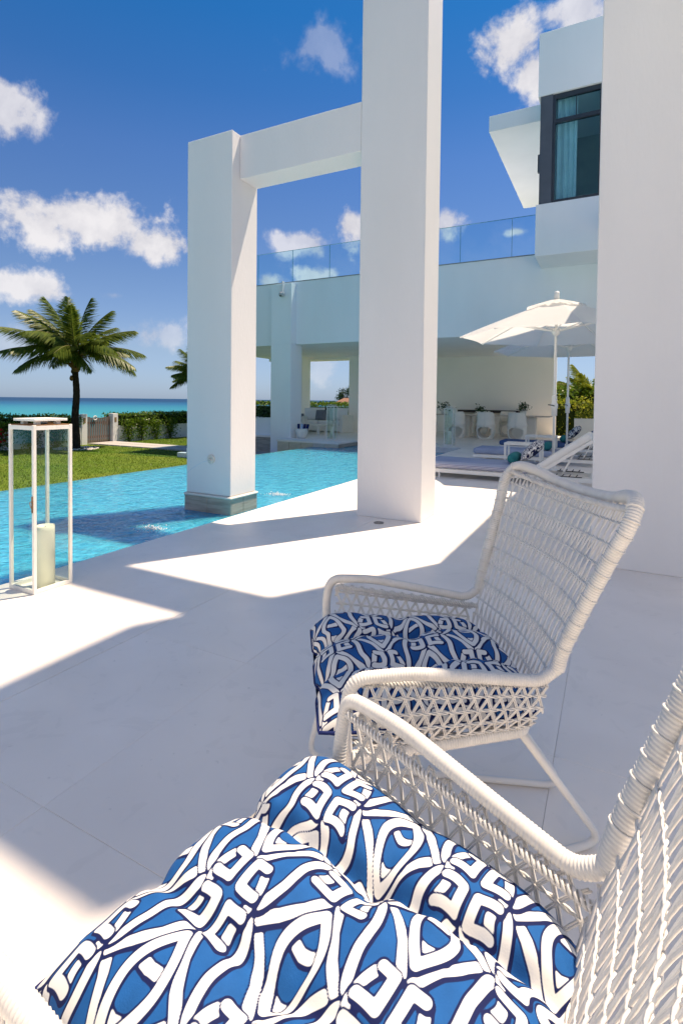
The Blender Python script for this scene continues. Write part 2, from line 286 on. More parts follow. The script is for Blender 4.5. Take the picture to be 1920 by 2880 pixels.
# ------------------------------------------------------------------ mesh helpers
class MB:
    def __init__(s): s.v = []; s.f = []; s.n = 0
    def add(s, v, f):
        v = np.asarray(v, float).reshape(-1, 3); s.v.append(v)
        s.f.extend([tuple(int(i)+s.n for i in q) for q in f]); s.n += len(v); return s
    def box(s, x0, x1, y0, y1, z0, z1, b=0.0):
        if b <= 0:
            v = [(x, y, z) for z in (z0, z1) for y in (y0, y1) for x in (x0, x1)]
            return s.add(v, [(0, 2, 3, 1), (4, 5, 7, 6), (0, 1, 5, 4), (2, 6, 7, 3), (0, 4, 6, 2), (1, 3, 7, 5)])
        # chamfered box: 24 vertices
        v = []; idx = {}
        for ix in (0, 1):
            for iy in (0, 1):
                for iz in (0, 1):
                    X = (x0, x1)[ix]; Y = (y0, y1)[iy]; Z = (z0, z1)[iz]; sx = b*(1-2*ix); sy = b*(1-2*iy); sz = b*(1-2*iz)
                    for k, p in enumerate(((X, Y+sy, Z+sz), (X+sx, Y, Z+sz), (X+sx, Y+sy, Z))):
                        idx[ix, iy, iz, k] = len(v); v.append(p)
        f = []
        I = lambda a, bb, c, k: idx[a, bb, c, k]
        f += [(I(0,0,0,0), I(0,0,1,0), I(0,1,1,0), I(0,1,0,0)), (I(1,0,0,0), I(1,1,0,0), I(1,1,1,0), I(1,0,1,0))]
        f += [(I(0,0,0,1), I(1,0,0,1), I(1,0,1,1), I(0,0,1,1)), (I(0,1,0,1), I(0,1,1,1), I(1,1,1,1), I(1,1,0,1))]
        f += [(I(0,0,0,2), I(0,1,0,2), I(1,1,0,2), I(1,0,0,2)), (I(0,0,1,2), I(1,0,1,2), I(1,1,1,2), I(0,1,1,2))]
        for a in (0, 1):
            for c in (0, 1):
                f += [(I(a,c,0,0), I(a,c,1,0), I(a,c,1,1), I(a,c,0,1)), (I(a,0,c,0), I(a,1,c,0), I(a,1,c,2), I(a,0,c,2)), (I(0,a,c,1), I(1,a,c,1), I(1,a,c,2), I(0,a,c,2))]
                for d in (0, 1): f.append((I(a,c,d,0), I(a,c,d,1), I(a,c,d,2)))
        return s.add(v, f)
    def obox(s, p0, p1, w, h, up=(0, 0, 1)):
        p0 = np.array(p0, float); p1 = np.array(p1, float); t = p1-p0; t /= np.linalg.norm(t); up = np.array(up, float)
        if abs(t@up) > .98: up = np.array((0, 1., 0))
        a = np.cross(t, up); a /= np.linalg.norm(a); c = np.cross(a, t)
        v = [p+a*sx*w/2+c*sz*h/2 for p in (p0, p1) for sz in (-1, 1) for sx in (-1, 1)]
        return s.add(v, [(0, 2, 3, 1), (4, 5, 7, 6), (0, 1, 5, 4), (2, 6, 7, 3), (0, 4, 6, 2), (1, 3, 7, 5)])
    def tube(s, pts, rad, n=8, closed=False, caps=True):
        P = np.asarray(pts, float); m = len(P); rad = np.broadcast_to(np.asarray(rad, float), (m,))
        T = np.gradient(P, axis=0) if not closed else np.roll(P, -1, 0)-np.roll(P, 1, 0)
        T /= np.maximum(np.linalg.norm(T, axis=1, keepdims=True), 1e-9)
        a = np.array((0, 0, 1.)) if abs(T[0][2]) < .9 else np.array((1., 0, 0))
        Nn = np.cross(T[0], a); Nn /= np.linalg.norm(Nn); A = np.zeros((m, 3)); A[0] = Nn
        for i in range(1, m):
            q = A[i-1]-T[i]*(A[i-1]@T[i]); A[i] = q/max(np.linalg.norm(q), 1e-9)
        B = np.cross(T, A); th = np.arange(n)*2*PI/n
        V = P[:, None]+rad[:, None, None]*(np.cos(th)[None, :, None]*A[:, None]+np.sin(th)[None, :, None]*B[:, None])
        f = []
        for i in range(m if closed else m-1):
            j = (i+1) % m
            for k in range(n):
                l = (k+1) % n; f.append((i*n+k, i*n+l, j*n+l, j*n+k))
        if caps and not closed: f += [tuple(range(n-1, -1, -1)), tuple((m-1)*n+k for k in range(n))]
        return s.add(V.reshape(-1, 3), f)
    def lathe(s, prof, c=(0, 0, 0), n=24):
        V = [(c[0]+r*math.cos(2*PI*k/n), c[1]+r*math.sin(2*PI*k/n), c[2]+z) for r, z in prof for k in range(n)]
        f = [(i*n+k, i*n+(k+1) % n, (i+1)*n+(k+1) % n, (i+1)*n+k) for i in range(len(prof)-1) for k in range(n)]
        f += [tuple(range(n-1, -1, -1)), tuple((len(prof)-1)*n+k for k in range(n))]
        return s.add(V, f)
    def grid(s, V):
        V = np.asarray(V, float); a, b = V.shape[:2]
        return s.add(V.reshape(-1, 3), [(i*b+j, i*b+j+1, (i+1)*b+j+1, (i+1)*b+j) for i in range(a-1) for j in range(b-1)])
    def build(s, name, m, parent=None, smooth=False, kind=None):
        me = bpy.data.meshes.new(name); V = np.concatenate(s.v) if s.v else np.zeros((0, 3))
        me.from_pydata(V.tolist(), [], s.f); me.materials.append(m)
        if smooth: me.polygons.foreach_set('use_smooth', [True]*len(me.polygons))
        me.update(); o = bpy.data.objects.new(name, me); COL.objects.link(o)
        if parent is not None: o.parent = parent
        if kind: o['kind'] = kind
        return o
def quads(V, name, m, parent=None, kind=None):
    """V: (n,4,3) array of separate quads"""
    n = len(V); me = bpy.data.meshes.new(name); me.vertices.add(n*4); me.vertices.foreach_set('co', V.reshape(-1).astype(np.float32))
    me.loops.add(n*4); me.loops.foreach_set('vertex_index', np.arange(n*4, dtype=np.int32))
    me.polygons.add(n); me.polygons.foreach_set('loop_start', np.arange(n, dtype=np.int32)*4)
    try: me.polygons.foreach_set('loop_total', np.full(n, 4, dtype=np.int32))
    except Exception: pass
    me.update(calc_edges=True); me.validate(); me.materials.append(m)
    o = bpy.data.objects.new(name, me); COL.objects.link(o)
    if parent is not None: o.parent = parent
    if kind: o['kind'] = kind
    return o
def leaf_quads(P, size, up=.5, aspect=.5):
    """leaf-sized diamonds at points P"""
    n = len(P); d = rng.normal(size=(n, 3)); d[:, 2] += up*.3; d /= np.linalg.norm(d, axis=1, keepdims=True)
    w = np.cross(d, rng.normal(size=(n, 3))); w /= np.linalg.norm(w, axis=1, keepdims=True)
    sz = size*rng.uniform(.6, 1.3, (n, 1))
    return np.stack([P-d*sz*.5, P+w*sz*aspect*.5, P+d*sz*.5, P-w*sz*aspect*.5], 1)
def thing(name, label, cat, loc=(0, 0, 0), rotz=0, group=None):
    o = bpy.data.objects.new(name, None); o.empty_display_size = .1; COL.objects.link(o); o.location = loc; o.rotation_euler = (0, 0, rotz)
    return tag(o, label, cat, group)
def tag(o, label, cat, group=None):
    o['label'] = label; o['category'] = cat; o['kind'] = 'thing'
    if group: o['group'] = group
    return o
def struct(o): o['kind'] = 'structure'; return o
def dup(root, loc, rotz, label, group=None):
    r = root.copy(); COL.objects.link(r); r.location = loc; r.rotation_euler = (0, 0, rotz); r['label'] = label
    if group: r['group'] = group
    for ch in list(root.children):
        c = ch.copy(); COL.objects.link(c); c.parent = r
        for g in list(ch.children):
            d = g.copy(); COL.objects.link(d); d.parent = c
    return r
def simple(name, mb, m, label, cat, loc=(0, 0, 0), rotz=0, group=None, smooth=False):
    o = mb.build(name, m, None, smooth); o.location = loc; o.rotation_euler = (0, 0, rotz); return tag(o, label, cat, group)
def crom(pts, n):
    """smooth resample of a polyline (Catmull-Rom), n points"""
    P = np.asarray(pts, float); Q = np.vstack([2*P[0]-P[1], P, 2*P[-1]-P[-2]]); m = len(P)-1; out_ = []
    for t in np.linspace(0, m-1e-6, n):
        i = int(t); u = t-i; a, b, c, d = Q[i:i+4]
        out_.append(.5*((2*b)+(-a+c)*u+(2*a-5*b+4*c-d)*u*u+(-a+3*b-3*c+d)*u**3))
    return np.array(out_)
def rounded(pts, r, k=6):
    """polyline with rounded corners"""
    P = [np.array(p, float) for p in pts]; out_ = [P[0]]
    for i in range(1, len(P)-1):
        a = P[i-1]-P[i]; c = P[i+1]-P[i]; la = np.linalg.norm(a); lc = np.linalg.norm(c); rr = min(r, la*.45, lc*.45)
        p0 = P[i]+a/la*rr; p1 = P[i]+c/lc*rr
        for t in np.linspace(0, 1, k): out_.append((1-t)**2*p0+2*t*(1-t)*P[i]+t*t*p1)
    out_.append(P[-1]); return np.array(out_)
def resample(P, step):
    P = np.asarray(P, float); d = np.r_[0, np.cumsum(np.linalg.norm(np.diff(P, axis=0), axis=1))]; n = max(2, int(d[-1]/step))
    t = np.linspace(0, d[-1], n); return np.stack([np.interp(t, d, P[:, k]) for k in range(3)], 1), t

# ------------------------------------------------------------------ ground, sea, pool, deck
def big_plane(name, x0, x1, y0, y1, z, m, n=1): return struct(MB().grid(np.array([[(x, y, z) for y in np.linspace(y0, y1, n+1)] for x in np.linspace(x0, x1, n+1)])).build(name, m))
sea = big_plane('sea', -9000, 9000, -9000, 12000, -3.0, sea_m, 2)
# lawn sheet falling to the beach beyond the hedge line, with the pool's catch trench left free
def lawn_h(x, y):
    z = -.6+.03*math.sin(x*.7+y*.4)*math.sin(y*.5)
    if x < -20: z -= min(2.8, (-20-x)*.25)
    if y > 27: z -= min(2.9, (y-27)*.06)
    return z
gx = np.concatenate([np.linspace(-40, -22, 8), np.linspace(-21, -7.95, 28)]); gy = np.linspace(-30, 75, 106)
lawn = struct(MB().grid(np.array([[(a, b, lawn_h(a, b)) for b in gy] for a in gx])).build('lawn', lawn_m, None, True))
gx = np.linspace(-7.95, 40, 20); gy2 = np.linspace(20.6, 75, 40)
back = struct(MB().grid(np.array([[(a, b, lawn_h(a, b) if b > 21 else -.61) for b in gy2] for a in gx])).build('back_garden_ground', lawn_m, None, True))
# grass blades
n = 90000
px_ = rng.uniform(-17.6, -8.1, n); py_ = rng.uniform(1.5, 20, n)
keep = ~((py_ > 13.2) & (py_ < 14.6)); px_, py_ = px_[keep], py_[keep]; n = len(px_)
bz = np.array([lawn_h(a, b) for a, b in zip(px_, py_)]); base = np.stack([px_, py_, bz], 1)
ang = rng.uniform(0, 2*PI, n); hgt = rng.uniform(.012, .035, n); wd = np.stack([np.cos(ang), np.sin(ang), 0*ang], 1)*.006
lean = np.stack([rng.normal(0, .012, n), rng.normal(0, .012, n), hgt], 1)
quads(np.stack([base-wd, base+wd, base+wd*.3+lean, base-wd*.3+lean], 1), 'grass', blade, None, 'stuff')

# pool
X0, X1 = -7.72, -3.42
pb2 = MB().grid(np.array([[(a, b, -.15) for b in np.linspace(-8, 14.58, 40)] for a in np.linspace(X0, X1-.001, 9)]))
q_ = [(X0, -8), (X1-.001, -8), (X1-.001, 14.58), (X0, 14.58)]
pb2.add([(x, y, z) for z in (-1.28, -.15) for x, y in q_], [(3, 2, 1, 0), (0, 1, 5, 4), (1, 2, 6, 5), (2, 3, 7, 6), (3, 0, 4, 7)])
pool = struct(pb2.build('pool_water', pool_m))
b = MB(); b.box(X0-.16, X0-.002, -8, 12.98, -1.5, -.19); b.box(X0-.16, X1, -8.2, -8.001, -1.5, -.1); b.box(X0-.3, X1, -8.2, 15, -1.7, -1.502)
struct(b.build('pool_basin_wall', stone))

deck = struct(MB().box(X1+.022, 8, -8, 13.44, -.5, -.013).box(-4.395, 8, 13.442, 20.6, -.5, -.013).box(-6.85, -4.40, 14.602, 20.6, -.5, -.013).build('deck', grout))
def tiles(parent, xs, ys, m, z1=0.0, th=.012, gap=.0005):
    cache = {}
    for i in range(len(xs)-1):
        for j in range(len(ys)-1):
            w = round(xs[i+1]-xs[i], 4); h = round(ys[j+1]-ys[j], 4)
            if w < .05 or h < .05: continue
            if (w, h) not in cache:
                o = MB().box(gap, w-gap, gap, h-gap, -th, 0, .0006).build('floor_tile', m, parent); cache[w, h] = o
            else:
                o = cache[w, h].copy(); COL.objects.link(o)
            o.location = (xs[i], ys[j], z1+random.uniform(-.0002, .0002))
def seams(a, b, off, pitch): return sorted({round(a, 4), round(b, 4), *[round(off+pitch*k, 4) for k in range(-60, 60) if a+.06 < off+pitch*k < b-.06]})
ysR = seams(-1.9, 13.44, .927, .95); ysL = seams(-1.9, 13.44, 1.74, .95)
tiles(deck, seams(-2.105, 3.2, -2.105, .652), ysR, tile_m)
tiles(deck, [X1-.012, -2.107], ysL, tile_m)
tiles(deck, seams(-4.4, 2.6, -2.105, 1.304), seams(13.44, 20.3, .927, 1.9), tile_m)
tiles(deck, seams(-6.85, -4.4, -2.105, 1.304), seams(14.6, 20.3, .927, 1.9), tile_m)
# porch platform
plat = struct(MB().box(-8.93, -6.852, 13.02, 14.2, -1.3, -.05).box(-13.2, -6.852, 14.202, 19.6, -1.3, -.05).build('porch_platform', stone))
tiles(plat, seams(-8.96, -6.83, -8.96, 1.07), [13.0, 14.2], tile_m, 0, .048)
tiles(plat, seams(-13.2, -6.83, -8.96, 1.07), seams(14.2, 19.6, 14.2, 1.1), tile_m, 0, .048)
cache = None
for k in range(5):   # beige slabs that clad the platform's front
    o = MB().box(.004, .53, -.022, 0, -.62, -.052, .003).build('cladding_slab', mat('clad%d' % k, (.56-.03*(k % 2), .50, .42-.02*(k % 3)), .7, .3, .12, 2, .2, 20, stretch=(1, 1, 6)), plat); o.location = (-8.93+.54*k*.77, 13.02, 0); o.scale.x = .77

pf = struct(MB().box(X0, X1+.003, -8, 14.6, -1.35, -1.3).build('pool_floor', poolfloor_m))
struct(MB().box(X1+.0035, X1+.02, -8, 14.6, -1.3, -.02).box(X0, X1, 14.6, 14.62, -1.3, -.02).build('pool_side_wall', poolfloor_m))
# path
path = struct(MB().box(-17.95, -9, 13.3, 14.5, -.75, -.585).build('garden_path', grout))
for k in range(15):
    for j in range(2):
        o = MB().box(.008, .585, .008, .592, 0, .03+.004*((k*3+j) % 3), .004).build('paving_slab', pave, path); o.location = (-17.95+.6*k, 13.3+.6*j, -.584)

# ------------------------------------------------------------------ white portal frame
pl = thing('pillar', 'white square pillar standing in the pool on a stone plinth, fountain spout on it', 'pillar', (-4.25, 4.99, 0), 0, 'white portal pillars')
MB().box(-.34, .337, -.242, .236, .066, 4.282, .006).build('shaft', plaster, pl)
MB().box(-.37, .367, -.272, .266, .03, .062, .012).build('cap_stone', capst, pl)
MB().box(-.342, .339, -.244, .238, -1.45, .029).build('plinth_core', grout, pl)
for (x0, x1, y0, y1) in ((-.356, .0, -.258, -.245), (.004, .353, -.258, -.245), (.34, .353, -.243, -.02), (.34, .353, -.016, .25)):
    MB().box(x0, x1, y0, y1, -.6, .028, .003).build('plinth_stone', stone, pl)
sp = MB().lathe([(.0, 0), (.055, 0), (.055, .012), (.045, .018), (.018, .018), (.016, .006), (0, .006)], n=24).build('spout_plate', capst, pl, True)
sp.rotation_euler = (PI/2, 0, 0); sp.location = (.05, -.243, .49)
MB().lathe([(.012, -.01), (.012, .03), (.008, .03), (.008, 0)], n=12).build('nozzle', alu, pl).matrix_local = Matrix.Translation((.05, -.25, .482)) @ Matrix.Rotation(PI/2, 4, 'X')
pm = thing('pillar', 'tall white square pillar standing on the deck, running out of the top of the frame', 'pillar', (-2.0, 5.116, 0), 0, 'white portal pillars')
MB().box(-.35, .351, -.228, .228, .0, 7.498, .006).build('shaft', plaster, pm)
pr = thing('pillar', 'broad white pillar filling the right side behind the wicker chairs', 'pillar', (.49, 4.82, 0), 0, 'white portal pillars')
MB().box(-.61, .61, -.57, .57, 0, 9.98, .006).build('shaft', plaster, pr)
simple('beam', MB().box(-3.911, -2.352, 4.888, 5.21, 3.772, 4.274, .004), plaster, 'white beam joining the pool pillar to the tall deck pillar', 'beam')
simple('beam', MB().box(-2.35, -.122, 4.888, 5.21, 7.5, 7.9, .004), plaster, 'high white beam from the tall deck pillar to the broad pillar', 'beam')
simple('floor_light', MB().lathe([(0, 0), (.05, 0), (.05, .006), (.036, .008), (.034, .003), (0, .003)], n=24), mat('steel', (.25, .24, .23), .35, .5, .1, 9, metal=.7), 'round flush light set in the deck beside the tall pillar', 'floor light', (-2.01, 4.685, .001))

# fountain jets
def jet(y0, y1, seed):
    r = random.Random(seed); mbj = MB(); v = y1-y0; pts = []
    for t in np.linspace(0, 1, 40): pts.append((-4.2+.004*math.sin(t*30), y0+v*t, .475+.05*t-.675*t*t))
    P = np.array(pts); rad = [.0045*(1-.3*t)*(1+.35*math.sin(i*1.7+seed)) for i, t in enumerate(np.linspace(0, 1, 40))]
    mbj.tube(P[:20], rad[:20], 6)
    for i in range(20, 40):
        for k in range(2):
            c = P[i]+np.array((r.gauss(0, .006), r.gauss(0, .008), r.gauss(0, .008))); mbj.lathe([(0, -.007), (.006, -.002), (.006, .003), (0, .008)], c, 6)
    o = mbj.build('water_jet', drop_m, None, True, 'stuff'); return o
for k, (ya, yb, lab) in enumerate(((4.74, 3.85, 'thin arc of water falling from the pillar spout towards the deck'), (5.24, 6.14, 'thin arc of water falling into the pool behind the pillar'))):
    tag(jet(ya, yb, k), lab, 'water jet', 'fountain jets')['kind'] = 'stuff'
    s_ = MB()
    for q in range(200):
        a = random.uniform(0, 2*PI); rr = abs(random.gauss(0, .07)); c = (-4.2+rr*1.5*math.cos(a), yb+rr*math.sin(a), -.149+max(0, random.gauss(.004, .012)*(1-rr*4)))
        sz = random.uniform(.003, .011); s_.lathe([(0, -sz*.4), (sz, 0), (0, sz*.7)], c, 6)
    tag(s_.build('splash', foam_m, None, True), 'white splash in the pool where the %s jet lands' % ('near' if k == 0 else 'far'), 'splash', 'fountain splashes')['kind'] = 'stuff'

# ------------------------------------------------------------------ house
H = thing('house', 'white flat roofed modern villa with glass railed terrace and upper room', 'house', (0, 0, 0))
MB().box(-13.2, 5, 14.0, 20.3, 2.965, 4.938).build('terrace_slab', plaster_house, H)
MB().box(-13.2, -1.68, 13.985, 14.06, 4.94, 4.962).build('railing_channel', mat('channel', (.22, .24, .26), .5, .4, .1, 5), H)
MB().box(-7.5, -1.825, 20.305, 20.55, 0, 4.9).build('rear_wall', plaster_warm, H)
p_ = -13.12
while p_ < -1.75:
    q_ = min(p_+1.34, -1.70)
    g_ = MB().box(p_+.006, q_-.006, 14.015, 14.032, 4.964, 5.95).build('glass_panel', railglass, H)
    MB().box(p_-.005, p_+.005, 14.014, 14.033, 4.964, 5.95).build('panel_edge', edge_g, g_)
    MB().box(p_+.006, q_-.006, 14.013, 14.034, 5.951, 5.96).build('panel_top_edge', edge_g, g_)
    p_ += 1.341
for k in range(4):
    g_ = MB().box(-13.14, -13.123, 14.05+1.3*k, 15.34+1.3*k, 4.964, 5.95).build('glass_panel', railglass, H)
    MB().box(-13.145, -13.12, 14.035+1.3*k, 14.047+1.3*k, 4.964, 5.95).build('panel_edge', edge_g, g_)
# porch posts and lintel
for (x0, x1, y0, y1, z0) in ((-9.68, -8.93, 13.7, 14.35, -.6), (-11.8, -11.09, 17.83, 18.5, 0), (-9.3, -8.55, 18.5, 19.2, 0)):
    c = MB().box(x0, x1, y0, y1, z0, 2.962, .004)
    if y0 < 14: c.box(x0, x1, y0, 13.996, 2.964, 4.845, .004)
    c.build('porch_pillar', plaster_house if y0 < 14 else plaster_warm, H)
MB().box(-13.2, -11.802, 18.5, 19.2, 0, 2.85).build('porch_side_wall', plaster_warm, H) if False else None
MB().box(-13.2, -7.5, 18.55, 19.15, 2.85, 2.963).build('lintel', plaster_warm, H)
# upper room
MB().box(-1.66, 5, 12.773, 20, 8.205, 9.62, .004).build('parapet', plaster_house, H)
MB().box(-1.665, 5, 12.773, 13.997, 4.575, 5.755, .004).build('upper_wall', plaster_house, H)
MB().box(-1.66, 5, 14.0, 20, 4.94, 5.755).build('room_floor', plaster_house, H)
MB().box(-1.608, -1.345, 12.80, 13.4, 5.757, 8.203).build('slate_panel', slate, H)
MB().box(-1.608, -1.40, 13.402, 20, 5.757, 8.203).build('side_wall', plaster_house, H)
MB().box(-.33, 5, 12.78, 13.1, 5.757, 8.203).build('front_wall', plaster_house, H)
MB().box(-1.66, -1.61, 12.9, 13.0, 6.55, 6.95).build('wall_lamp', slate, H)
MB().box(-1.34, 5, 15.2, 15.3, 5.757, 8.203).build('room_back_wall', room_m, H)
wf = MB()
for (x0, x1, z0, z1) in ((-1.343, -1.285, 5.757, 8.203), (-.385, -.332, 5.757, 8.203), (-1.284, -.386, 8.10, 8.203), (-1.284, -.386, 7.555, 7.645), (-1.284, -.386, 5.757, 5.83)):
    wf.box(x0, x1, 12.83, 12.92, z0, z1)
W_ = wf.build('window', frame_m, H)
MB().box(-1.283, -.387, 12.87, 12.88, 7.647, 8.098).build('pane', winglass, W_)
MB().box(-1.283, -.387, 12.87, 12.88, 5.832, 7.553).build('pane', winglass, W_)
MB().box(-.87, -.85, 12.84, 12.91, 7.647, 8.098).build('mullion', frame_m, W_)
cu = np.array([[(xx, 13.02+.035*math.sin(xx*52)+.012*math.sin(xx*121), zz) for zz in (5.76, 7, 8.2)] for xx in np.linspace(-1.34, -.84, 90)])
MB().grid(cu).build('curtain', curtain_m, W_, True)
MB().box(-2.93, -1.61, 13.57, 19.4, 8.06, 8.45, .004).build('roof_canopy', plaster_house, H)
MB().box(.1, 5, 2.70, 4.245, 4.75, 5.15).box(1.105, 5, 4.248, 5.392, 4.75, 5.15).box(-.027, 5, 5.395, 12.77, 4.75, 5.15).build('terrace_roof', plaster_house, H)
simple('roof_dome', MB().lathe([(.5*math.cos(a), .52*math.sin(a)) for a in np.linspace(0, PI/2-.02, 12)], n=28), mat('dome_white', (.72, .76, .73), .35, .5, .02, 3), 'white skylight dome on the roof terrace behind the glass railing', 'dome', (-4.95, 16, 4.94), 0, None, True)
sc = thing('security_camera', 'small dome security camera high on the porch pillar', 'camera', (-9.2, 13.69, 4.5))
MB().lathe([(0, -.085), (.05, -.07), (.085, -.02), (.09, .03), (.07, .07), (0, .08)], (0, -.12, -.02), 20).build('dome', mat('camera_grey', (.45, .46, .47), .25, .5, .03, 4), sc, True)
MB().lathe([(0, -.03), (.03, -.02), (.04, .0), (0, .0)], (0, -.19, -.06), 12).build('lens', dark, sc, True)
MB().box(-.02, .02, -.1, 0, -.02, .40).build('bracket', alu, sc)

# unseen wall added behind the camera to bounce sunlight onto the terrace
MB().box(-3.3, 7.5, -3.4, -2.8, 0, 8.5, .004).build('bounce_wall', plaster, H)

# ------------------------------------------------------------------ lanterns and candles
def lantern(loc, label):
    t = thing('lantern', label, 'lantern', loc, 0, 'tall glass candle lanterns'); h = .127; w = .019
    for sx in (-1, 1):
        for sy in (-1, 1):
            x0, x1 = sorted((sx*h, sx*(h-w))); y0, y1 = sorted((sy*h, sy*(h-w)))
            MB().box(x0, x1, y0, y1, .0, 1.03, .0015).build('post', lantern_m, t)
    for z0, z1 in ((.004, .026), (1.0, 1.026)):
        for s_ in (-1, 1):
            a, c_ = sorted((s_*(h-.001), s_*(h-w+.001)))
            MB().box(-h+w+.0005, h-w-.0005, a, c_, z0, z1).build('rail', lantern_m, t); MB().box(a, c_, -h+w+.0005, h-w-.0005, z0, z1).build('rail', lantern_m, t)
    MB().box(-h+.004, h-.004, -h+.004, h-.004, -.0005, .0035).build('floor_plate', lantern_m, t)
    for s_ in (-1, 1):
        MB().box(-h+w-.004, h-w+.004, s_*(h-.011)-.0015, s_*(h-.011)+.0015, .024, 1.002).build('pane', glass, t)
        MB().box(s_*(h-.011)-.0015, s_*(h-.011)+.0015, -h+w-.004, h-w+.004, .024, 1.002).build('pane', glass, t)
    MB().box(-h+.006, h-.006, -h+.006, h-.006, 1.027, 1.031).build('top_plate', rustm, t)
    for sx, sy in ((-1, -1), (1, -1), (-1, 1), (1, 1)): MB().box(sx*.065-.014, sx*.065+.014, sy*.065-.014, sy*.065+.014, 1.0315, 1.052).build('lid_foot', lantern_m, t)
    MB().box(-.108, .108, -.108, .108, 1.0525, 1.068, .002).build('lid', lantern_m, t)
    lt = MB().box(h-.012, h-.006, -h-.007, -h-.001, .50, .60).tube(crom([(h-.009, -h-.004, .565), (h-.012, -h-.014, .57), (h-.009, -h-.016, .55), (h-.006, -h-.01, .53)], 14), .0022, 6)
    lt.build('latch', rustm, t); return t
l0 = lantern((-3.203, 2.04, 0), 'tall white glass lantern at the near edge of the pool')
dup(l0, (-7.63, 14.05, 0), 0, 'tall white glass lantern on the porch platform in front of the sofa')
dup(l0, (-3.97, 14.12, 0), 0, 'tall white glass lantern on the deck in front of the dining chairs')
def candle(loc, label):
    t = thing('candle', label, 'candle', loc, 0, 'pillar candles in the lanterns')
    MB().lathe([(0, 0), (.056, 0), (.057, .36), (.0565, .385), (.052, .386), (.046, .374), (.02, .366), (0, .366)], n=40).build('wax', wax, t, True)
    MB().tube([(0, 0, .364), (.001, 0, .375), (.003, .001, .382)], .0018, 6).build('wick', dark, t)
    return t
c0 = candle((-3.165, 2.04, .004), 'thick ivory candle standing in the lantern by the pool edge')
dup(c0, (-7.63, 14.05, .004), 0, 'thick ivory candle inside the porch lantern')
dup(c0, (-3.97, 14.12, .004), 0, 'thick ivory candle inside the lantern near the dining chairs')

# ------------------------------------------------------------------ parasols
def parasol(loc, label):
    t = thing('parasol', label, 'parasol', loc, 0, 'white market parasols'); Rr = 1.6; zr = 2.33; za = 2.93; ph = -1.27
    MB().tube([(0, 0, .05), (0, 0, 2.98)], .022, 12).build('pole', alu, t, True)
    MB().lathe([(.0, 0), (.24, 0), (.24, .05), (.05, .07), (.04, .3), (0, .3)], n=28).build('base', alu, t, True)
    V = []
    def cz(s): return za+(zr-za)*(s**1.12)
    for i, s_ in enumerate(np.linspace(.10, 1, 14)):
        row = []
        for k in range(8):
            a0 = ph+k*PI/4; a1 = a0+PI/4
            for m_ in range(8):
                u = m_/8; p = np.array((math.cos(a0), math.sin(a0)))*(1-u)+np.array((math.cos(a1), math.sin(a1)))*u
                inw = 1-.055*math.sin(PI*u)*s_*s_; zz = cz(s_)-.035*math.sin(PI*u)*s_*(1-.75*s_)
                row.append((p[0]*Rr*s_*inw, p[1]*Rr*s_*inw, zz))
        row.append(row[0]); V.append(row)
    MB().grid(np.array(V)).build('canopy', canvas, t, True)
    V = []
    for i, s_ in enumerate(np.linspace(.03, .30, 6)):
        row = []
        for k in range(65):
            a = ph+k*2*PI/64; wob = .012*math.sin(k*2.1)+.010*math.sin(k*5.3); sc_ = Rr*s_*(1-.04*abs(math.sin(4*(a-ph))))
            row.append((math.cos(a)*sc_, math.sin(a)*sc_, cz(s_)+.028+(wob*(s_/.2) if s_ > .05 else 0)))
        row[-1] = row[0]; V.append(row)
    MB().grid(np.array(V)).build('vent_flap', canvas, t, True)
    MB().lathe([(0, 0), (.045, 0), (.045, .10), (.036, .13), (0, .13)], (0, 0, 2.95), 16).build('finial', alu, t, True)
    MB().lathe([(.026, 0), (.05, .02), (.075, .10), (.075, .13), (.026, .13)], (0, 0, 2.33), 16).build('hub', alu, t, True)
    MB().lathe([(.024, 0), (.045, .005), (.045, .12), (.055, .13), (.055, .20), (.04, .22), (.04, .34), (.024, .35)], (0, 0, .98), 16).build('crank_housing', alu, t, True)
    MB().tube([(0, -.05, 1.15), (-.02, -.10, 1.16), (-.09, -.11, 1.17)], .009, 6).build('crank_handle', dark, t)
    for k in range(8):
        a = ph+k*PI/4; d = np.array((math.cos(a), math.sin(a), 0))
        MB().obox(d*.06+np.array((0, 0, cz(.06)-.03)), d*Rr*.99+np.array((0, 0, zr-.012)), .014, .02).build('rib', alu, t)
        MB().obox(d*.07+np.array((0, 0, 2.42)), d*Rr*.52+np.array((0, 0, cz(.52)-.035)), .014, .018).build('strut', alu, t)
    return t
u1 = parasol((-.872, 9.5, 0), 'nearer white parasol between the first two loungers, half of it in sun')
dup(u1, (-.87, 12.4, 0), .02, 'farther white parasol behind the first, mostly in shade')

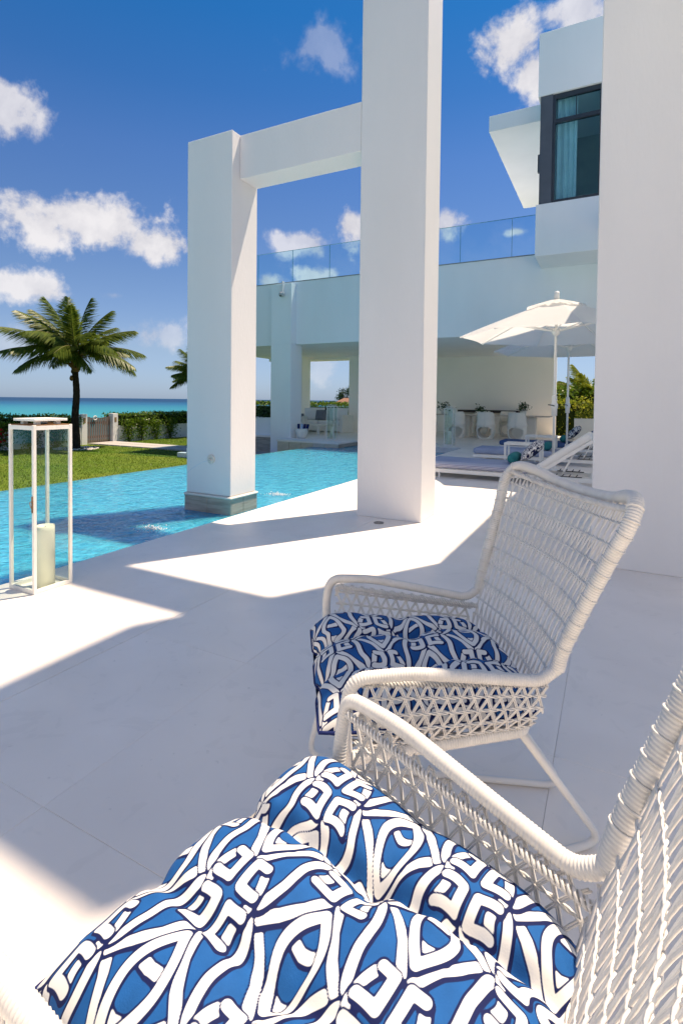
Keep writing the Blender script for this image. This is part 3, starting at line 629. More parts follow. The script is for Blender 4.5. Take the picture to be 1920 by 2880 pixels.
# ------------------------------------------------------------------ loungers, bolsters, pillows, side tables
def rbox(x0, x1, y0, y1, z0, z1, r, nx=14, ny=8, puff=.0):
    """soft rounded slab"""
    m_ = MB(); n_ = 5; rings = []
    def ring(ins, z):
        pts = []
        for cx, cy, a0 in ((x1-r, y1-r, 0), (x0+r, y1-r, PI/2), (x0+r, y0+r, PI), (x1-r, y0+r, 1.5*PI)):
            for k in range(6):
                a = a0+k*PI/10; pts.append((cx+(r-ins)*math.cos(a), cy+(r-ins)*math.sin(a), z))
        return pts
    e_ = min(r, (z1-z0)/2)*.95
    for t_ in np.linspace(0, PI/2, n_): rings.append(ring(e_*(1-math.sin(t_)), z0+e_*(1-math.cos(t_))))
    for t_ in np.linspace(0, PI/2, n_): rings.append(ring(e_*(1-math.cos(t_)), z1-e_*(1-math.sin(t_))))
    k_ = len(rings[0]); V = np.array(rings).reshape(-1, 3)
    f = [(i*k_+j, i*k_+(j+1) % k_, (i+1)*k_+(j+1) % k_, (i+1)*k_+j) for i in range(len(rings)-1) for j in range(k_)]
    f += [tuple(range(k_-1, -1, -1)), tuple((len(rings)-1)*k_+j for j in range(k_))]
    return m_.add(V, f)
def lounger(loc, label, top_m, side_m):
    t = thing('sun_lounger', label, 'lounger', loc, 0, 'sun loungers by the pool')     # origin at foot end, near side
    Lb = 1.72; W = .74; hb = 2.45
    f = MB()
    f.box(0, hb, 0, .035, .075, .135, .003).box(0, hb, W-.035, W, .075, .135, .003).box(0, .035, .037, W-.037, .076, .134, .003).box(hb-.035, hb, .037, W-.037, .076, .134, .003)
    f.build('frame', alu, t)
    for x_ in (.25, 1.2, 2.3):
        for y_ in (.03, W-.03): MB().lathe([(0, 0), (.016, 0), (.016, .075), (0, .075)], (x_, y_, 0), 10).build('leg', alu, t)
    sl = MB()
    for k in range(14): sl.box(.05+k*.118, .12+k*.118, .036, W-.036, .128, .142)
    sl.build('seat_slats', alu, t)
    a = R_(36); c, s_ = math.cos(a), math.sin(a)
    bk = MB()
    for y_ in (.02, W-.02): bk.obox((Lb-.02, y_, .14), (Lb+.90*c, y_, .14+.90*s_), .03, .045)
    bk.obox((Lb+.89*c, .037, .14+.89*s_), (Lb+.89*c, W-.037, .14+.89*s_), .04, .03); bk.build('backrest_frame', alu, t)
    for y_ in (.10, W-.10): MB().obox((Lb+.60*c, y_, .12+.60*s_), (Lb+.30, y_, .09), .022, .022).build('backrest_prop', alu, t)
    for y_ in (.05, W-.05):
        ra = MB(); ra.box(Lb+.22, Lb+.60, y_-.006, y_+.006, .137, .15)
        for k in range(4): ra.obox((Lb+.25+k*.09, y_, .145), (Lb+.275+k*.09, y_, .178), .012, .012)
        ra.build('ratchet', dark, t)
    m1 = rbox(.0, Lb-.01, -.005, W+.005, .145, .262, .05).build('mattress', top_m, t, True)
    if side_m is not None:
        rbox(.012, Lb-.02, -.012, W+.012, .148, .232, .04).build('striped_side', side_m, m1, True)
    bm_ = rbox(0, .93, .0, W, .0, .105, .05).build('back_mattress', whitefab if side_m is not None else top_m, t, True)
    bm_.location = (Lb-.01, 0, .155); bm_.rotation_euler = (0, -a, 0)
    return t
lounger((-2.68, 8.05, 0), 'nearest lounger with lilac mattress, striped sides and white raised back', lilac, stripe_m)
lounger((-2.52, 10.7, 0), 'middle lounger with plain lilac blue mattress behind the striped one', lilac, None)
lounger((-2.47, 13.2, 0), 'farthest lounger with deep blue mattress beside the second table', deepblue, None)
def bolster(loc, label, m=teal):
    P = np.array([(0, y_, 0) for y_ in np.linspace(0, .62, 14)]); rad = [.01, .06, .075, .08]+[.082]*6+[.08, .075, .06, .01]
    o = MB().tube(P, rad, 18).build('bolster', m, None, True); o.location = loc; tag(o, label, 'bolster', 'teal neck bolsters'); return o
bolster((-1.33, 8.1, .345), 'teal round bolster lying across the nearest lounger')
bolster((-1.12, 10.75, .345), 'teal round bolster lying across the middle lounger')
bolster((-1.02, 13.25, .345), 'teal round bolster lying across the farthest lounger')

def band_curves():
    h = []
    L0 = lambda p: h.append(np.array(p, float))
    Sm = lambda p, k=14: h.append(crom([(a, b_, 0) for a, b_ in p], k)[:, :2])
    L0([(.30, .0), (.46, .0), (.63, .15), (.80, .35), (.94, .60)]); L0([(.46, .0), (.63, -.15), (.80, -.35), (.94, -.60)])
    Sm([(.82, -.16), (.9, -.12), (1.0, -.10)], 8); Sm([(.84, .22), (.92, .26), (1.0, .28)], 8)
    Sm([(1.0, .46), (.88, .28), (.80, .08), (.79, -.08), (.86, -.27), (1.0, -.46)], 30)
    Sm([(.28, .02), (.41, .10), (.49, .33), (.50, .5), (.51, .67), (.59, .90), (.72, .98)], 30); Sm([(.28, -.02), (.41, -.10), (.49, -.33), (.50, -.5), (.51, -.67), (.59, -.90), (.72, -.98)], 30)
    Sm([(.22, -.37), (.30, -.19), (.315, -.02), (.26, .20), (.32, .37)], 26)
    L0([(.32, .37), (.085, .35), (.085, .09), (.30, .09)]); L0([(.22, -.37), (.085, -.36), (.085, -.09), (.30, -.09)])
    groups = []
    for c in h:
        segs = []
        for c2 in (c, c*np.array((-1, 1))):
            for ox, oy in ((0, 0), (2, 0), (-2, 0), (1, 1), (1, -1), (-1, 1), (-1, -1), (0, 2), (0, -2)):
                q = c2+np.array((ox, oy))
                for p0, p1 in zip(q[:-1], q[1:]):
                    mid = (p0+p1)/2
                    if -1.25 < mid[0] < 1.25 and -1.25 < mid[1] < 1.25: segs.append((*p0, *p1))
        groups.append(np.array(segs))
    return groups
def seg_dist(P, SG):
    out_ = np.full(len(P), 9.); A = SG[:, :2]; D_ = SG[:, 2:]-A; LL = (D_**2).sum(1)+1e-9
    for i in range(0, len(P), 6000):
        p = P[i:i+6000, None]-A[None]; t = np.clip((p*D_[None]).sum(2)/LL, 0, 1)
        out_[i:i+6000] = np.sqrt(((p-D_[None]*t[..., None])**2).sum(2)).min(1)
    return out_
# one repeat of the print as cloth coverage: bands laid over one another, each with a dark outline
NT = 440; gxx = np.linspace(-1, 1, NT); GP = np.stack(np.meshgrid(gxx, gxx, indexing='ij'), -1).reshape(-1, 2)
WHT = np.zeros(len(GP)); NVY = np.zeros(len(GP)); BW, OW, SF = .050, .018, .013
step = lambda d, w: np.clip((w+SF-d)/(2*SF), 0, 1)
for SG in band_curves():
    d = seg_dist(GP, SG); dsh = seg_dist(GP+np.array((.020, -.018)), SG)
    an = np.maximum(step(d, BW+OW), step(dsh, BW+OW)); NVY = NVY*(1-an)+an; WHT = WHT*(1-an)
    aw = step(d, BW); WHT = WHT*(1-aw)+aw; NVY = NVY*(1-aw)
WHT = WHT.reshape(NT, NT); NVY = NVY.reshape(NT, NT)
def samp(TAB, P):
    q = np.mod(P+1, 2)/2*(NT-1); i = np.clip(q.astype(int), 0, NT-2); u = q-i; i0, j0 = i[:, 0], i[:, 1]
    return (TAB[i0, j0]*(1-u[:, 0])*(1-u[:, 1])+TAB[i0+1, j0]*u[:, 0]*(1-u[:, 1])+TAB[i0, j0+1]*(1-u[:, 0])*u[:, 1]+TAB[i0+1, j0+1]*u[:, 0]*u[:, 1])
def soft_pad(name, fn, n, m, half, off=(0, 0), rot=0.0, piping=None):
    """closed pad from fn(u,v,side)->xyz; carries the print as point attributes"""
    # denser near the rim, where the pad turns over; the unseen underside is coarser
    mbp = MB(); attr = []; n_top = n
    for side in (1, -1):
        n = n_top if side > 0 else max(20, n_top//6)
        uu = np.sin(np.linspace(-PI/2, PI/2, n))*.7+np.linspace(-1, 1, n)*.3
        U, V = np.meshgrid(uu, uu, indexing='ij')
        X = fn(U, V, side)
        dx = np.linalg.norm(np.diff(X, axis=0), axis=2); dy = np.linalg.norm(np.diff(X, axis=1), axis=2)
        A = np.zeros((n, n)); B = np.zeros((n, n)); A[1:] = np.cumsum(dx, 0); B[:, 1:] = np.cumsum(dy, 1)
        A -= A[n//2][None]; B -= B[:, n//2][:, None]
        # shear-free blend so the print follows the cloth
        P = np.stack([A.reshape(-1), B.reshape(-1)], 1)/half; c, s_ = math.cos(rot), math.sin(rot)
        P = np.stack([c*P[:, 0]-s_*P[:, 1], (s_*P[:, 0]+c*P[:, 1])/1.08], 1)+np.array(off); attr.append(P)
        f = [(i*n+j, (i+1)*n+j, (i+1)*n+j+1, i*n+j+1) for i in range(n-1) for j in range(n-1)]
        if side < 0: f = [q[::-1] for q in f]
        mbp.add(X.reshape(-1, 3), f)
    o = mbp.build(name, m, None, True); P = np.concatenate(attr); me = o.data
    if piping is not None:
        w = np.linspace(-1, 1, 60); k = np.ones(60)
        edge = np.concatenate([np.stack(q, 1) for q in ((w, -k), (k, w), (-w, k), (-k, -w))])
        E_ = fn(edge[:, 0], edge[:, 1], 1); MB().tube(E_[::2], .0042, 7, True).build('piping', piping, o, True)
    a1 = me.attributes.new('band', 'FLOAT', 'POINT'); a1.data.foreach_set('value', samp(WHT, P).astype(np.float32))
    a2 = me.attributes.new('shade', 'FLOAT', 'POINT'); a2.data.foreach_set('value', samp(NVY, P).astype(np.float32))
    return o
def pillow_fn(w, h, t):
    def fn(U, V, side):
        e = np.clip((1-np.abs(U)**2.6)*(1-np.abs(V)**2.6), 0, 1)**.55
        k = 1-.10*(np.abs(U)**3*(1-V**2)*.6); k2 = 1-.10*(np.abs(V)**3*(1-U**2)*.6)
        return np.stack([U*w*k2, V*h*k, side*t*e], -1)
    return fn
for loc, rot, lab, n_ in (((-1.07, 8.42, .475), (0, -.75, .1), 'navy and white patterned pillow leaning on the white raised lounger back', 60), ((-.80, 13.6, .50), (0, -.8, .1), 'dark blue patterned pillow on the farthest lounger', 30)):
    o = soft_pad('pillow', pillow_fn(.21, .25, .085), n_, pillow_m, .05); o.location = loc; o.rotation_euler = rot; tag(o, lab, 'pillow', 'patterned lounger pillows')
def side_table(loc, label):
    t = thing('side_table', label, 'side table', loc, 0, 'white slatted side tables'); w, d, h = .64, .42, .47
    for x_ in (.02, w-.02):
        for y_ in (.02, d-.02): MB().box(x_-.018, x_+.018, y_-.018, y_+.018, 0, h-.041).build('leg', alu, t)
    MB().box(0, w, 0, .03, h-.04, h, .002).box(0, w, d-.03, d, h-.04, h, .002).box(0, .03, .031, d-.031, h-.04, h, .002).box(w-.03, w, .031, d-.031, h-.04, h, .002).build('top_frame', alu, t)
    for k in range(7): MB().box(.034+k*.083, .034+k*.083+.072, .031, d-.031, h-.022, h-.002).build('slat', alu, t)
    return t
st = side_table((-1.73, 9.72, 0), 'white slatted side table between the nearest and middle loungers')
dup(st, (-1.72, 12.25, 0), 0, 'white slatted side table beside the farthest lounger')

# ------------------------------------------------------------------ dining group and back wall things
def dining_chair(loc, rz, label):
    t = thing('dining_chair', label, 'dining chair', loc, rz, 'white moulded dining chairs')    # back towards -Y local
    V = []; nphi, nz = 48, 26
    zs = np.linspace(0, 1, nz)
    for i, zz in enumerate(zs):
        row = []
        for k in range(nphi+1):
            a = -PI/2+2*PI*k/nphi        # a=-90deg is the back
            back = .5-.5*math.sin(a); top = .44+.44*min(1, max(0, (back-.12)/.62))**.7
            z_ = zz*top; rr = .25+.05*math.sin(PI*min(1, z_/.6))+(.03 if z_ > .44 else 0)
            row.append((rr*1.0*math.cos(a), rr*.98*math.sin(a)-(.05*max(0, z_-.45)), z_))
        V.append(row)
    V = np.array(V); f = []
    for i in range(nz-1):
        for k in range(nphi):
            a = -PI/2+2*PI*(k+.5)/nphi; z_ = (V[i, k, 2]+V[i+1, k, 2])/2
            d = math.atan2(math.sin(a+PI/2), math.cos(a+PI/2))
            fr = math.atan2(math.sin(a-PI/2), math.cos(a-PI/2))
            hole = lambda q: (q/.95)**2+((z_-.22)/.185)**2 < 1
            if hole(d) or hole(fr): continue
            f.append((i*(nphi+1)+k, i*(nphi+1)+k+1, (i+1)*(nphi+1)+k+1, (i+1)*(nphi+1)+k))
    o = MB().add(V.reshape(-1, 3), f).build('shell', plastic, t, True); md = o.modifiers.new('thick', 'SOLIDIFY'); md.thickness = .028; md.offset = -1
    MB().lathe([(0, 0), (.25, 0), (.26, .02), (.25, .045), (0, .04)], (0, 0, .42), 32).build('seat', plastic, t, True)
    return t
dc = dining_chair((-3.66, 17.28, 0), 0, 'white moulded dining chair in the middle of the near side')
for x_, y_, rz, lab in ((-2.68, 17.3, -.08, 'white moulded dining chair at the right end, nearest the potted fern'), (-4.62, 17.25, .06, 'white moulded dining chair just right of the standing lantern'),
                        (-5.62, 17.3, 0, 'white moulded dining chair at the left, half behind the standing lantern'), (-4.15, 18.95, PI, 'white moulded dining chair on the wall side, left of centre'), (-3.25, 18.95, PI+.1, 'white moulded dining chair on the wall side, right of centre')):
    dup(dc, (x_, y_, 0), rz, lab)
dt = thing('dining_table', 'long white dining table with a thin dark edged top', 'table', (-3.5, 18.1, 0))
MB().box(-2.3, 1.75, -.42, .42, .735, .765, .012).build('table_top', mat('table_top', (.50, .45, .40), .4, .4, .05, 3), dt)
for x_ in (-1.6, .55): MB().box(x_, x_+.75, -.2, .2, 0, .733, .01).build('pedestal', plastic, dt)
simple('wall_shelf', MB().box(-5.3, -3.05, 19.9, 20.3, .80, .90, .004), darkwood, 'long dark wood shelf on the wall behind the dining chairs', 'shelf')
def pot_plant(loc, hp, rp, hl, n, label, m=plant_leaf, grp='potted table plants'):
    t = thing('potted_plant', label, 'plant', loc, 0, grp)
    MB().lathe([(0, 0), (rp*.8, 0), (rp, hp), (rp*.88, hp), (rp*.86, hp*.9), (0, hp*.9)], n=20).build('pot', plastic, t, True)
    P = rng.normal(size=(n, 3))*np.array((rp*.9, rp*.9, hl*.3))+np.array((0, 0, hp+hl*.45)); P[:, 2] = np.maximum(P[:, 2], hp*.9)
    quads(leaf_quads(P, .09, 1.2, .35), 'foliage', m, t); return t
pot_plant((-2.62, 18.1, .767), .17, .10, .26, 220, 'bushy green fern in a white pot on the right of the table')
pot_plant((-4.05, 18.25, .767), .08, .09, .2, 150, 'low dark green plant in a white bowl mid table')
pot_plant((-5.3, 18.1, .767), .14, .12, .26, 160, 'leafy plant on the table behind the standing lantern')

# porch furniture
so = thing('sofa', 'white low outdoor sofa on the porch with back cushions', 'sofa', (-9.85, 17.0, 0))
MB().box(-1.0, 1.0, .0, .85, .05, .27, .01).build('base', plastic, so)
MB().box(-1.06, -.94, -.02, .9, .0, .62, .01).build('arm', plastic, so); MB().box(.94, 1.06, -.02, .9, .0, .66, .01).build('arm', plastic, so)
MB().box(-.938, .938, .78, .9, .05, .66, .01).build('back_frame', plastic, so)
for k in range(2): rbox(-.93+k*.935, -.005+k*.935, .0, .76, .272, .44, .05).build('seat_cushion', whitefab, so, True)
for x_, lab in ((-.52, 'white back cushion at the left of the porch sofa'), (.5, 'white back cushion at the right of the porch sofa')):
    o = soft_pad('cushion', pillow_fn(.46, .24, .10), 24, whitefab, .2); o.location = (-9.85+x_, 17.62, .68); o.rotation_euler = (PI/2-.2, 0, 0); tag(o, lab, 'cushion', 'white sofa cushions')
o = soft_pad('cushion', pillow_fn(.22, .2, .08), 24, greyfab, .2); o.location = (-9.95, 17.42, .64); o.rotation_euler = (PI/2-.3, 0, .1); tag(o, 'grey scatter cushion in the middle of the porch sofa', 'cushion')
ar = thing('armchair', 'white porch armchair half hidden behind the blue shaded pillar', 'armchair', (-10.25, 15.9, 0), .4)
MB().box(-.4, .4, -.4, .4, .1, .28, .01).build('base', plastic, ar); MB().box(-.46, -.38, -.42, .42, 0, .62, .01).build('arm', plastic, ar); MB().box(.38, .46, -.42, .42, 0, .62, .01).build('arm', plastic, ar)
MB().box(-.378, .378, .34, .42, .1, .72, .01).build('back', plastic, ar); rbox(-.37, .37, -.4, .33, .285, .42, .05).build('seat_cushion', whitefab, ar, True)
o = soft_pad('cushion', pillow_fn(.2, .18, .08), 20, greyfab, .2); o.location = (-10.05, 15.95, .56); o.rotation_euler = (1.0, 0, .5); tag(o, 'grey cushion on the half hidden porch armchair', 'cushion')
ct = thing('coffee_table', 'low white coffee table in front of the porch sofa', 'table', (-9.55, 16.1, 0))
MB().box(-.45, .45, -.3, .3, .30, .34, .004).build('table_top', plastic, ct)
for sx in (-1, 1):
    for sy in (-1, 1): MB().box(sx*.4-.04, sx*.4+.04, sy*.26-.03, sy*.26+.03, 0, .298).build('leg', plastic, ct)
simple('towel_bowl', MB().lathe([(0, 0), (.12, 0), (.16, .06), (.20, .2), (.21, .31), (.19, .31), (.18, .2), (.13, .07), (0, .06)], n=32), plastic, 'white round bowl holding rolled towels beside the porch pillar', 'bowl', (-8.66, 13.95, 0), 0, None, True)
for k, (dx, m_, lab) in enumerate(((-.11, navyfab, 'navy rolled towel at the left of the bowl'), (-.02, skyfab, 'pale blue rolled towel in the bowl'), (.055, navyfab, 'navy rolled towel in the middle of the bowl'), (.135, navyfab, 'navy rolled towel at the right of the bowl'))):
    o = MB().tube([(0, 0, 0), (.01, 0, .1), (.04, 0, .36)], .042, 14).build('rolled_towel', m_, None, True); o.location = (-8.66+dx*.9, 13.93+.02*k, .09); o.rotation_euler = (0, dx*1.0, 0); tag(o, lab, 'towel', 'rolled pool towels')
pt = thing('planter', 'white square planter with dark leaves left of the porch pillar', 'planter', (-10.5, 14.75, 0))
MB().box(-.75, .55, -.35, .35, 0, .60, .006).build('box', plaster_house, pt)
P = rng.normal(size=(350, 3))*np.array((.33, .2, .13))+np.array((0, 0, .72)); P[:, 2] = np.maximum(P[:, 2], .58)
quads(leaf_quads(P, .2, 1.5, .3), 'foliage', plant_leaf, pt)
simple('gate_pier', MB().box(-.2, .2, -.2, .2, -.6, 1.42, .01), plaster_house, 'white square pier far beyond the planter against the sea', 'post', (-15.2, 22, 0))
simple('garden_step', MB().box(-1.0, .5, 0, .5, -.7, -.46, .006).box(-.62, .5, .002, .5, -.459, -.31, .006), plaster, 'white steps down to the lawn beside the pool pillar', 'steps', (-10.9, 11.9, 0))

# ------------------------------------------------------------------ fence line: gate, posts, walls, hedges
def hedge(name, x0, x1, y0, y1, z0, z1, n, label, size=.085, m=hedge_leaf, rough=.10, grp='clipped garden hedges'):
    t = thing(name, label, 'hedge', ((x0+x1)/2, (y0+y1)/2, z0), 0, grp); w, d, h = (x1-x0)/2, (y1-y0)/2, z1-z0
    nx_, ny_ = 10, max(6, int(d*2/.35)); V = []
    MB().box(-w*.86, w*.86, -d*.97, d*.97, 0.01, h*.9).build('shaded_core', hedge_core, t)  # dark box stands in for the shade between the leaves
    # points on the shell of the box, thickened
    A = np.array([2*w*h, 2*d*h*1.0, 2*d*h*1.0, 4*w*d]); pr_ = A/A.sum(); face = rng.choice(4, n, p=pr_); u, v = rng.uniform(-1, 1, n), rng.uniform(0, 1, n); P = np.zeros((n, 3))
    s_ = face == 0; P[s_] = np.stack([u[s_]*w, np.where(rng.random(s_.sum()) < .5, -d, d), v[s_]*h], 1)
    s_ = face == 1; P[s_] = np.stack([np.full(s_.sum(), w), u[s_]*d, v[s_]*h], 1)
    s_ = face == 2; P[s_] = np.stack([np.full(s_.sum(), -w), u[s_]*d, v[s_]*h], 1)
    s_ = face == 3; P[s_] = np.stack([u[s_]*w, rng.uniform(-1, 1, s_.sum())*d, np.full(s_.sum(), h)], 1)
    lump = rough*(np.sin(P[:, 1]*3.1+P[:, 2]*5)*.5+np.sin(P[:, 1]*7.3+1.7)*.35+np.sin(P[:, 1]*1.3)*.4)
    nrm = P/np.array((w, d, h)); P += nrm*lump[:, None]*.5+rng.normal(0, rough*.38, (n, 3)); P[:, 2] = np.clip(P[:, 2], .02, None)
    quads(leaf_quads(P, size, .8, .55), 'foliage', m, t); return t
FX = -18.0
simple('garden_wall', MB().box(FX-.12, FX+.12, 14.66, 28, -.8, .06, .01), plaster, 'low white garden wall right of the wooden gate, under the hedge', 'wall')
simple('garden_wall', MB().box(FX-.12, FX+.12, -4, 12.96, -.8, .06, .01), plaster, 'low white garden wall left of the wooden gate, behind the glass lantern', 'wall')
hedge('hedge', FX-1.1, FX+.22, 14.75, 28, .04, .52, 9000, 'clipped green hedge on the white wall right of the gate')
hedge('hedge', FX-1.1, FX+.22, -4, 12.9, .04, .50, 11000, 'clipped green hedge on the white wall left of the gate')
def bush(x, y, w, h, n, label, m=hedge_leaf, flowers=0):
    t = thing('climbing_bush', label, 'bush', (x, y, -.6), 0, 'bushes growing up the white wall')
    for k in range(6): MB().tube([(0, random.uniform(-.1, .1), -.05), (random.uniform(-.05, .05), random.uniform(-w, w)*.5, h*.5), (0, random.uniform(-w, w), h*.95)], [.012, .008, .004], 5).build('stem', bark, t)
    P = np.stack([rng.normal(.0, .11, n), rng.normal(0, w*.55, n), rng.beta(1.6, 1.1, n)*h], 1); quads(leaf_quads(P, .08, .8, .55), 'foliage', m, t)
    if flowers:
        P = np.stack([rng.normal(.15, .1, flowers), rng.normal(0, w*.5, flowers), rng.uniform(.3, .9, flowers)*h], 1); quads(leaf_quads(P, .13, .8, .9), 'flowers', flower_m, t)
for k, (y_, w_, h_, lab) in enumerate(((15.05, .30, .95, 'leafy bush against the white wall next to the right gate post'), (15.75, .34, 1.0, 'tall leafy bush on the wall, second from the gate post'), (16.5, .3, .9, 'leafy bush on the wall, third from the gate post'),
                                     (17.35, .3, .95, 'leafy bush on the wall beside the white pool pillar'), (11.9, .3, .8, 'thin bush on the wall seen through the lantern glass'), (11.0, .35, .8, 'second thin bush seen through the lantern glass'))):
    bush(FX+.25, y_, w_, h_, 900, lab)
bush(FX+.4, 9.7, .5, 1.0, 1600, 'dark bush with red flowers at the far left edge', hedge_leaf, 26)
for y_, lab in ((14.50, 'white square gate post right of the slatted gate'), (13.10, 'white square gate post behind the palm trunk')):
    t = thing('gate_post', lab, 'gate post', (FX, y_, -.7), 0, 'white gate posts')
    MB().box(-.125, .125, -.125, .125, 0, 1.27, .008).build('post', plaster, t)
    MB().box(.126, .131, -.05, .05, .93, 1.12).build('light_niche', mat('niche_light', (.25, .17, .09), .6, .3, .1, 5), t)
gt = thing('garden_gate', 'weathered grey brown slatted wooden gate between the white posts', 'gate', (FX, 13.24, -.58))
for k in range(11):
    s_ = MB().box(-.012, .012, .0, .078, .02, 1.0+.05*((k-5)/5)**2+random.uniform(-.015, .015), .002).build('slat', wood, gt); s_.location = (0, .012+k*.101, 0)
for z_ in (.2, .75): MB().box(-.045, -.014, 0.01, 1.115, z_, z_+.09).build('crossbar', wood, gt)
tr = MB(); tr.tube([(0, .075*math.cos(a), .075*math.sin(a)) for a in np.linspace(0.5, 2*PI-.2, 30)], .02, 10)
simple('rope_ring', tr, plaster, 'white rope ring hanging at the top of the wooden gate', 'ring', (FX+.05, 13.62, .41), 0, None, True)

# ------------------------------------------------------------------ palms
def frond_mesh(Lf, droop, nl, wl, seed):
    """one feather leaf along +X rising then drooping; returns rachis points and leaflet quads"""
    r = np.random.default_rng(seed); s_ = np.linspace(0, 1, 24)
    X = Lf*(s_-.18*droop*s_**2); Z = Lf*(.12*s_-droop*.62*s_**2.1); Y = .06*Lf*np.sin(s_*2)*r.normal()
    P = np.stack([X, Y, Z], 1); Q = []
    for t in np.linspace(.16, .995, nl):
        p = np.array([np.interp(t, s_, P[:, k]) for k in range(3)]); p2 = np.array([np.interp(min(1, t+.03), s_, P[:, k]) for k in range(3)])
        tg = p2-p; tg /= max(np.linalg.norm(tg), 1e-6); ll = wl*math.sin(PI*min(.97, .12+.86*t))**.6*r.uniform(.85, 1.12)
        for sd in (-1, 1):
            lat = np.cross((0, 0, 1), tg)*sd; lat /= np.linalg.norm(lat); d = lat*.72+tg*.66+np.array((0, 0, -.25-.55*r.random())); d /= np.linalg.norm(d)
            tip = p+d*ll+np.array((0, 0, -.22*ll)); mid = p+d*ll*.5; wv = np.cross(d, (0, 0, 1)); wv = wv/np.linalg.norm(wv)*.017*(Lf/2)**.3+np.array((0, 0, .006))
            Q.append((p-wv*.5, mid-wv, mid+wv, p+wv*.5)); Q.append((mid-wv, tip, tip+wv*.05, mid+wv))
    return P, np.array(Q)
def palm(loc, h, seed, label, specs, lm=palm_leaf, trunk=True, cat='palm tree', grp='coconut palms'):
    t = thing('palm_tree', label, cat, loc, 0, grp); r = random.Random(seed)
    if trunk:
        pts = [(.02*math.sin(k*.4), .015*math.cos(k*.3), h*k/30) for k in range(31)]
        MB().tube(pts, [(.13 if k else .17)-.035*k/30+.006*(k % 2) for k in range(31)], 12).build('trunk', bark, t, True)
        fb = MB()
        for k in range(26):
            a = r.uniform(0, 2*PI); z_ = h-.25+r.uniform(0, .55); d = np.array((math.cos(a), math.sin(a), 0)); l_ = r.uniform(.15, .38)
            fb.tube([d*.06+np.array((0, 0, z_)), d*(.12+.3*l_)+np.array((0, 0, z_+l_*.5)), d*(.16+.6*l_)+np.array((0, 0, z_+l_*.7-.05))], [.04, .03, .008], 5)
        fb.lathe([(.10, -.2), (.17, .0), (.15, .25), (.06, .5), (0, .55)], (0, 0, h-.05), 12); fb.build('crown_fibre', fibre, t)
        for k in range(2):
            a = r.uniform(2.2, 3.6); MB().lathe([(0, -.11), (.06, -.06), (.07, 0), (.04, .08), (0, .1)], (.14*math.cos(a+k*1.8), .14*math.sin(a+k*1.8), h-.22-.25*k), 10).build('dry_husk', fibre, t, True)
    for k, (az_, elv, Lf, dr) in enumerate(specs):
        P, Q = frond_mesh(Lf, dr, 80, Lf*.29, seed*100+k)
        o = quads(Q, 'frond', lm, t); o.location = (0, 0, h+.35 if trunk else r.uniform(0, .3)); o.rotation_euler = Euler((r.uniform(-.25, .25), -elv, az_), 'XYZ')
        MB().tube(P, np.linspace(.022, .004, 24)*(Lf/2.2), 5).build('rachis', rachis_m, o)
    return t
# fronds set by direction: camera-left is about azimuth 242 deg, camera-right about 62 deg
sp_ = []
for az_d, el_d, Lf, dr in ((62, 20, 2.5, .62), (70, 5, 2.4, .7), (48, 38, 2.3, .5), (85, 48, 2.1, .5), (30, 10, 2.3, .75), (110, 25, 2.3, .7), (242, 30, 2.5, .45), (236, 12, 2.4, .5), (252, 48, 2.4, .5), (225, 55, 2.2, .4),
                           (265, 18, 2.3, .7), (285, 35, 2.3, .7), (310, 20, 2.2, .8), (335, 40, 2.2, .8), (0, 25, 2.3, .8), (140, 35, 2.2, .7), (165, 20, 2.2, .8), (195, 35, 2.3, .7), (215, 5, 2.2, .75), (150, 74, 2.3, .25), (60, 78, 2.2, .25),
                           (320, 66, 2.0, .45), (250, 66, 2.2, .3), (40, 62, 2.1, .4), (345, 0, 1.6, .8), (300, 5, 1.7, .8)):
    sp_.append((R_(az_d), R_(el_d), Lf, dr))
for k in range(9): sp_.append((R_(k*40+random.uniform(-10, 10)), R_(random.uniform(20, 60)), random.uniform(1.6, 2.1), random.uniform(.55, .8)))
pa = palm((-16.7, 11.9, -.65), 3.0, 3, 'coconut palm on the lawn in front of the gate', sp_)
dup(pa, (-17.6, 19.4, -.6), .5, 'coconut palm mostly hidden behind the white pool pillar').scale = (.85, .85, .85)
pb = MB()
for k in range(240):
    a = random.uniform(0, 2*PI); rr = .2+.55*math.sqrt(random.random()); sz = random.uniform(.02, .05); pb.lathe([(0, -sz*.4), (sz, 0), (sz*.6, sz*.5), (0, sz*.6)], (-16.7+rr*math.cos(a), 11.9+rr*math.sin(a), -.6+random.uniform(0, .02)), 6)
pb.build('pebble_ring', pebble_m, None, False, 'stuff')

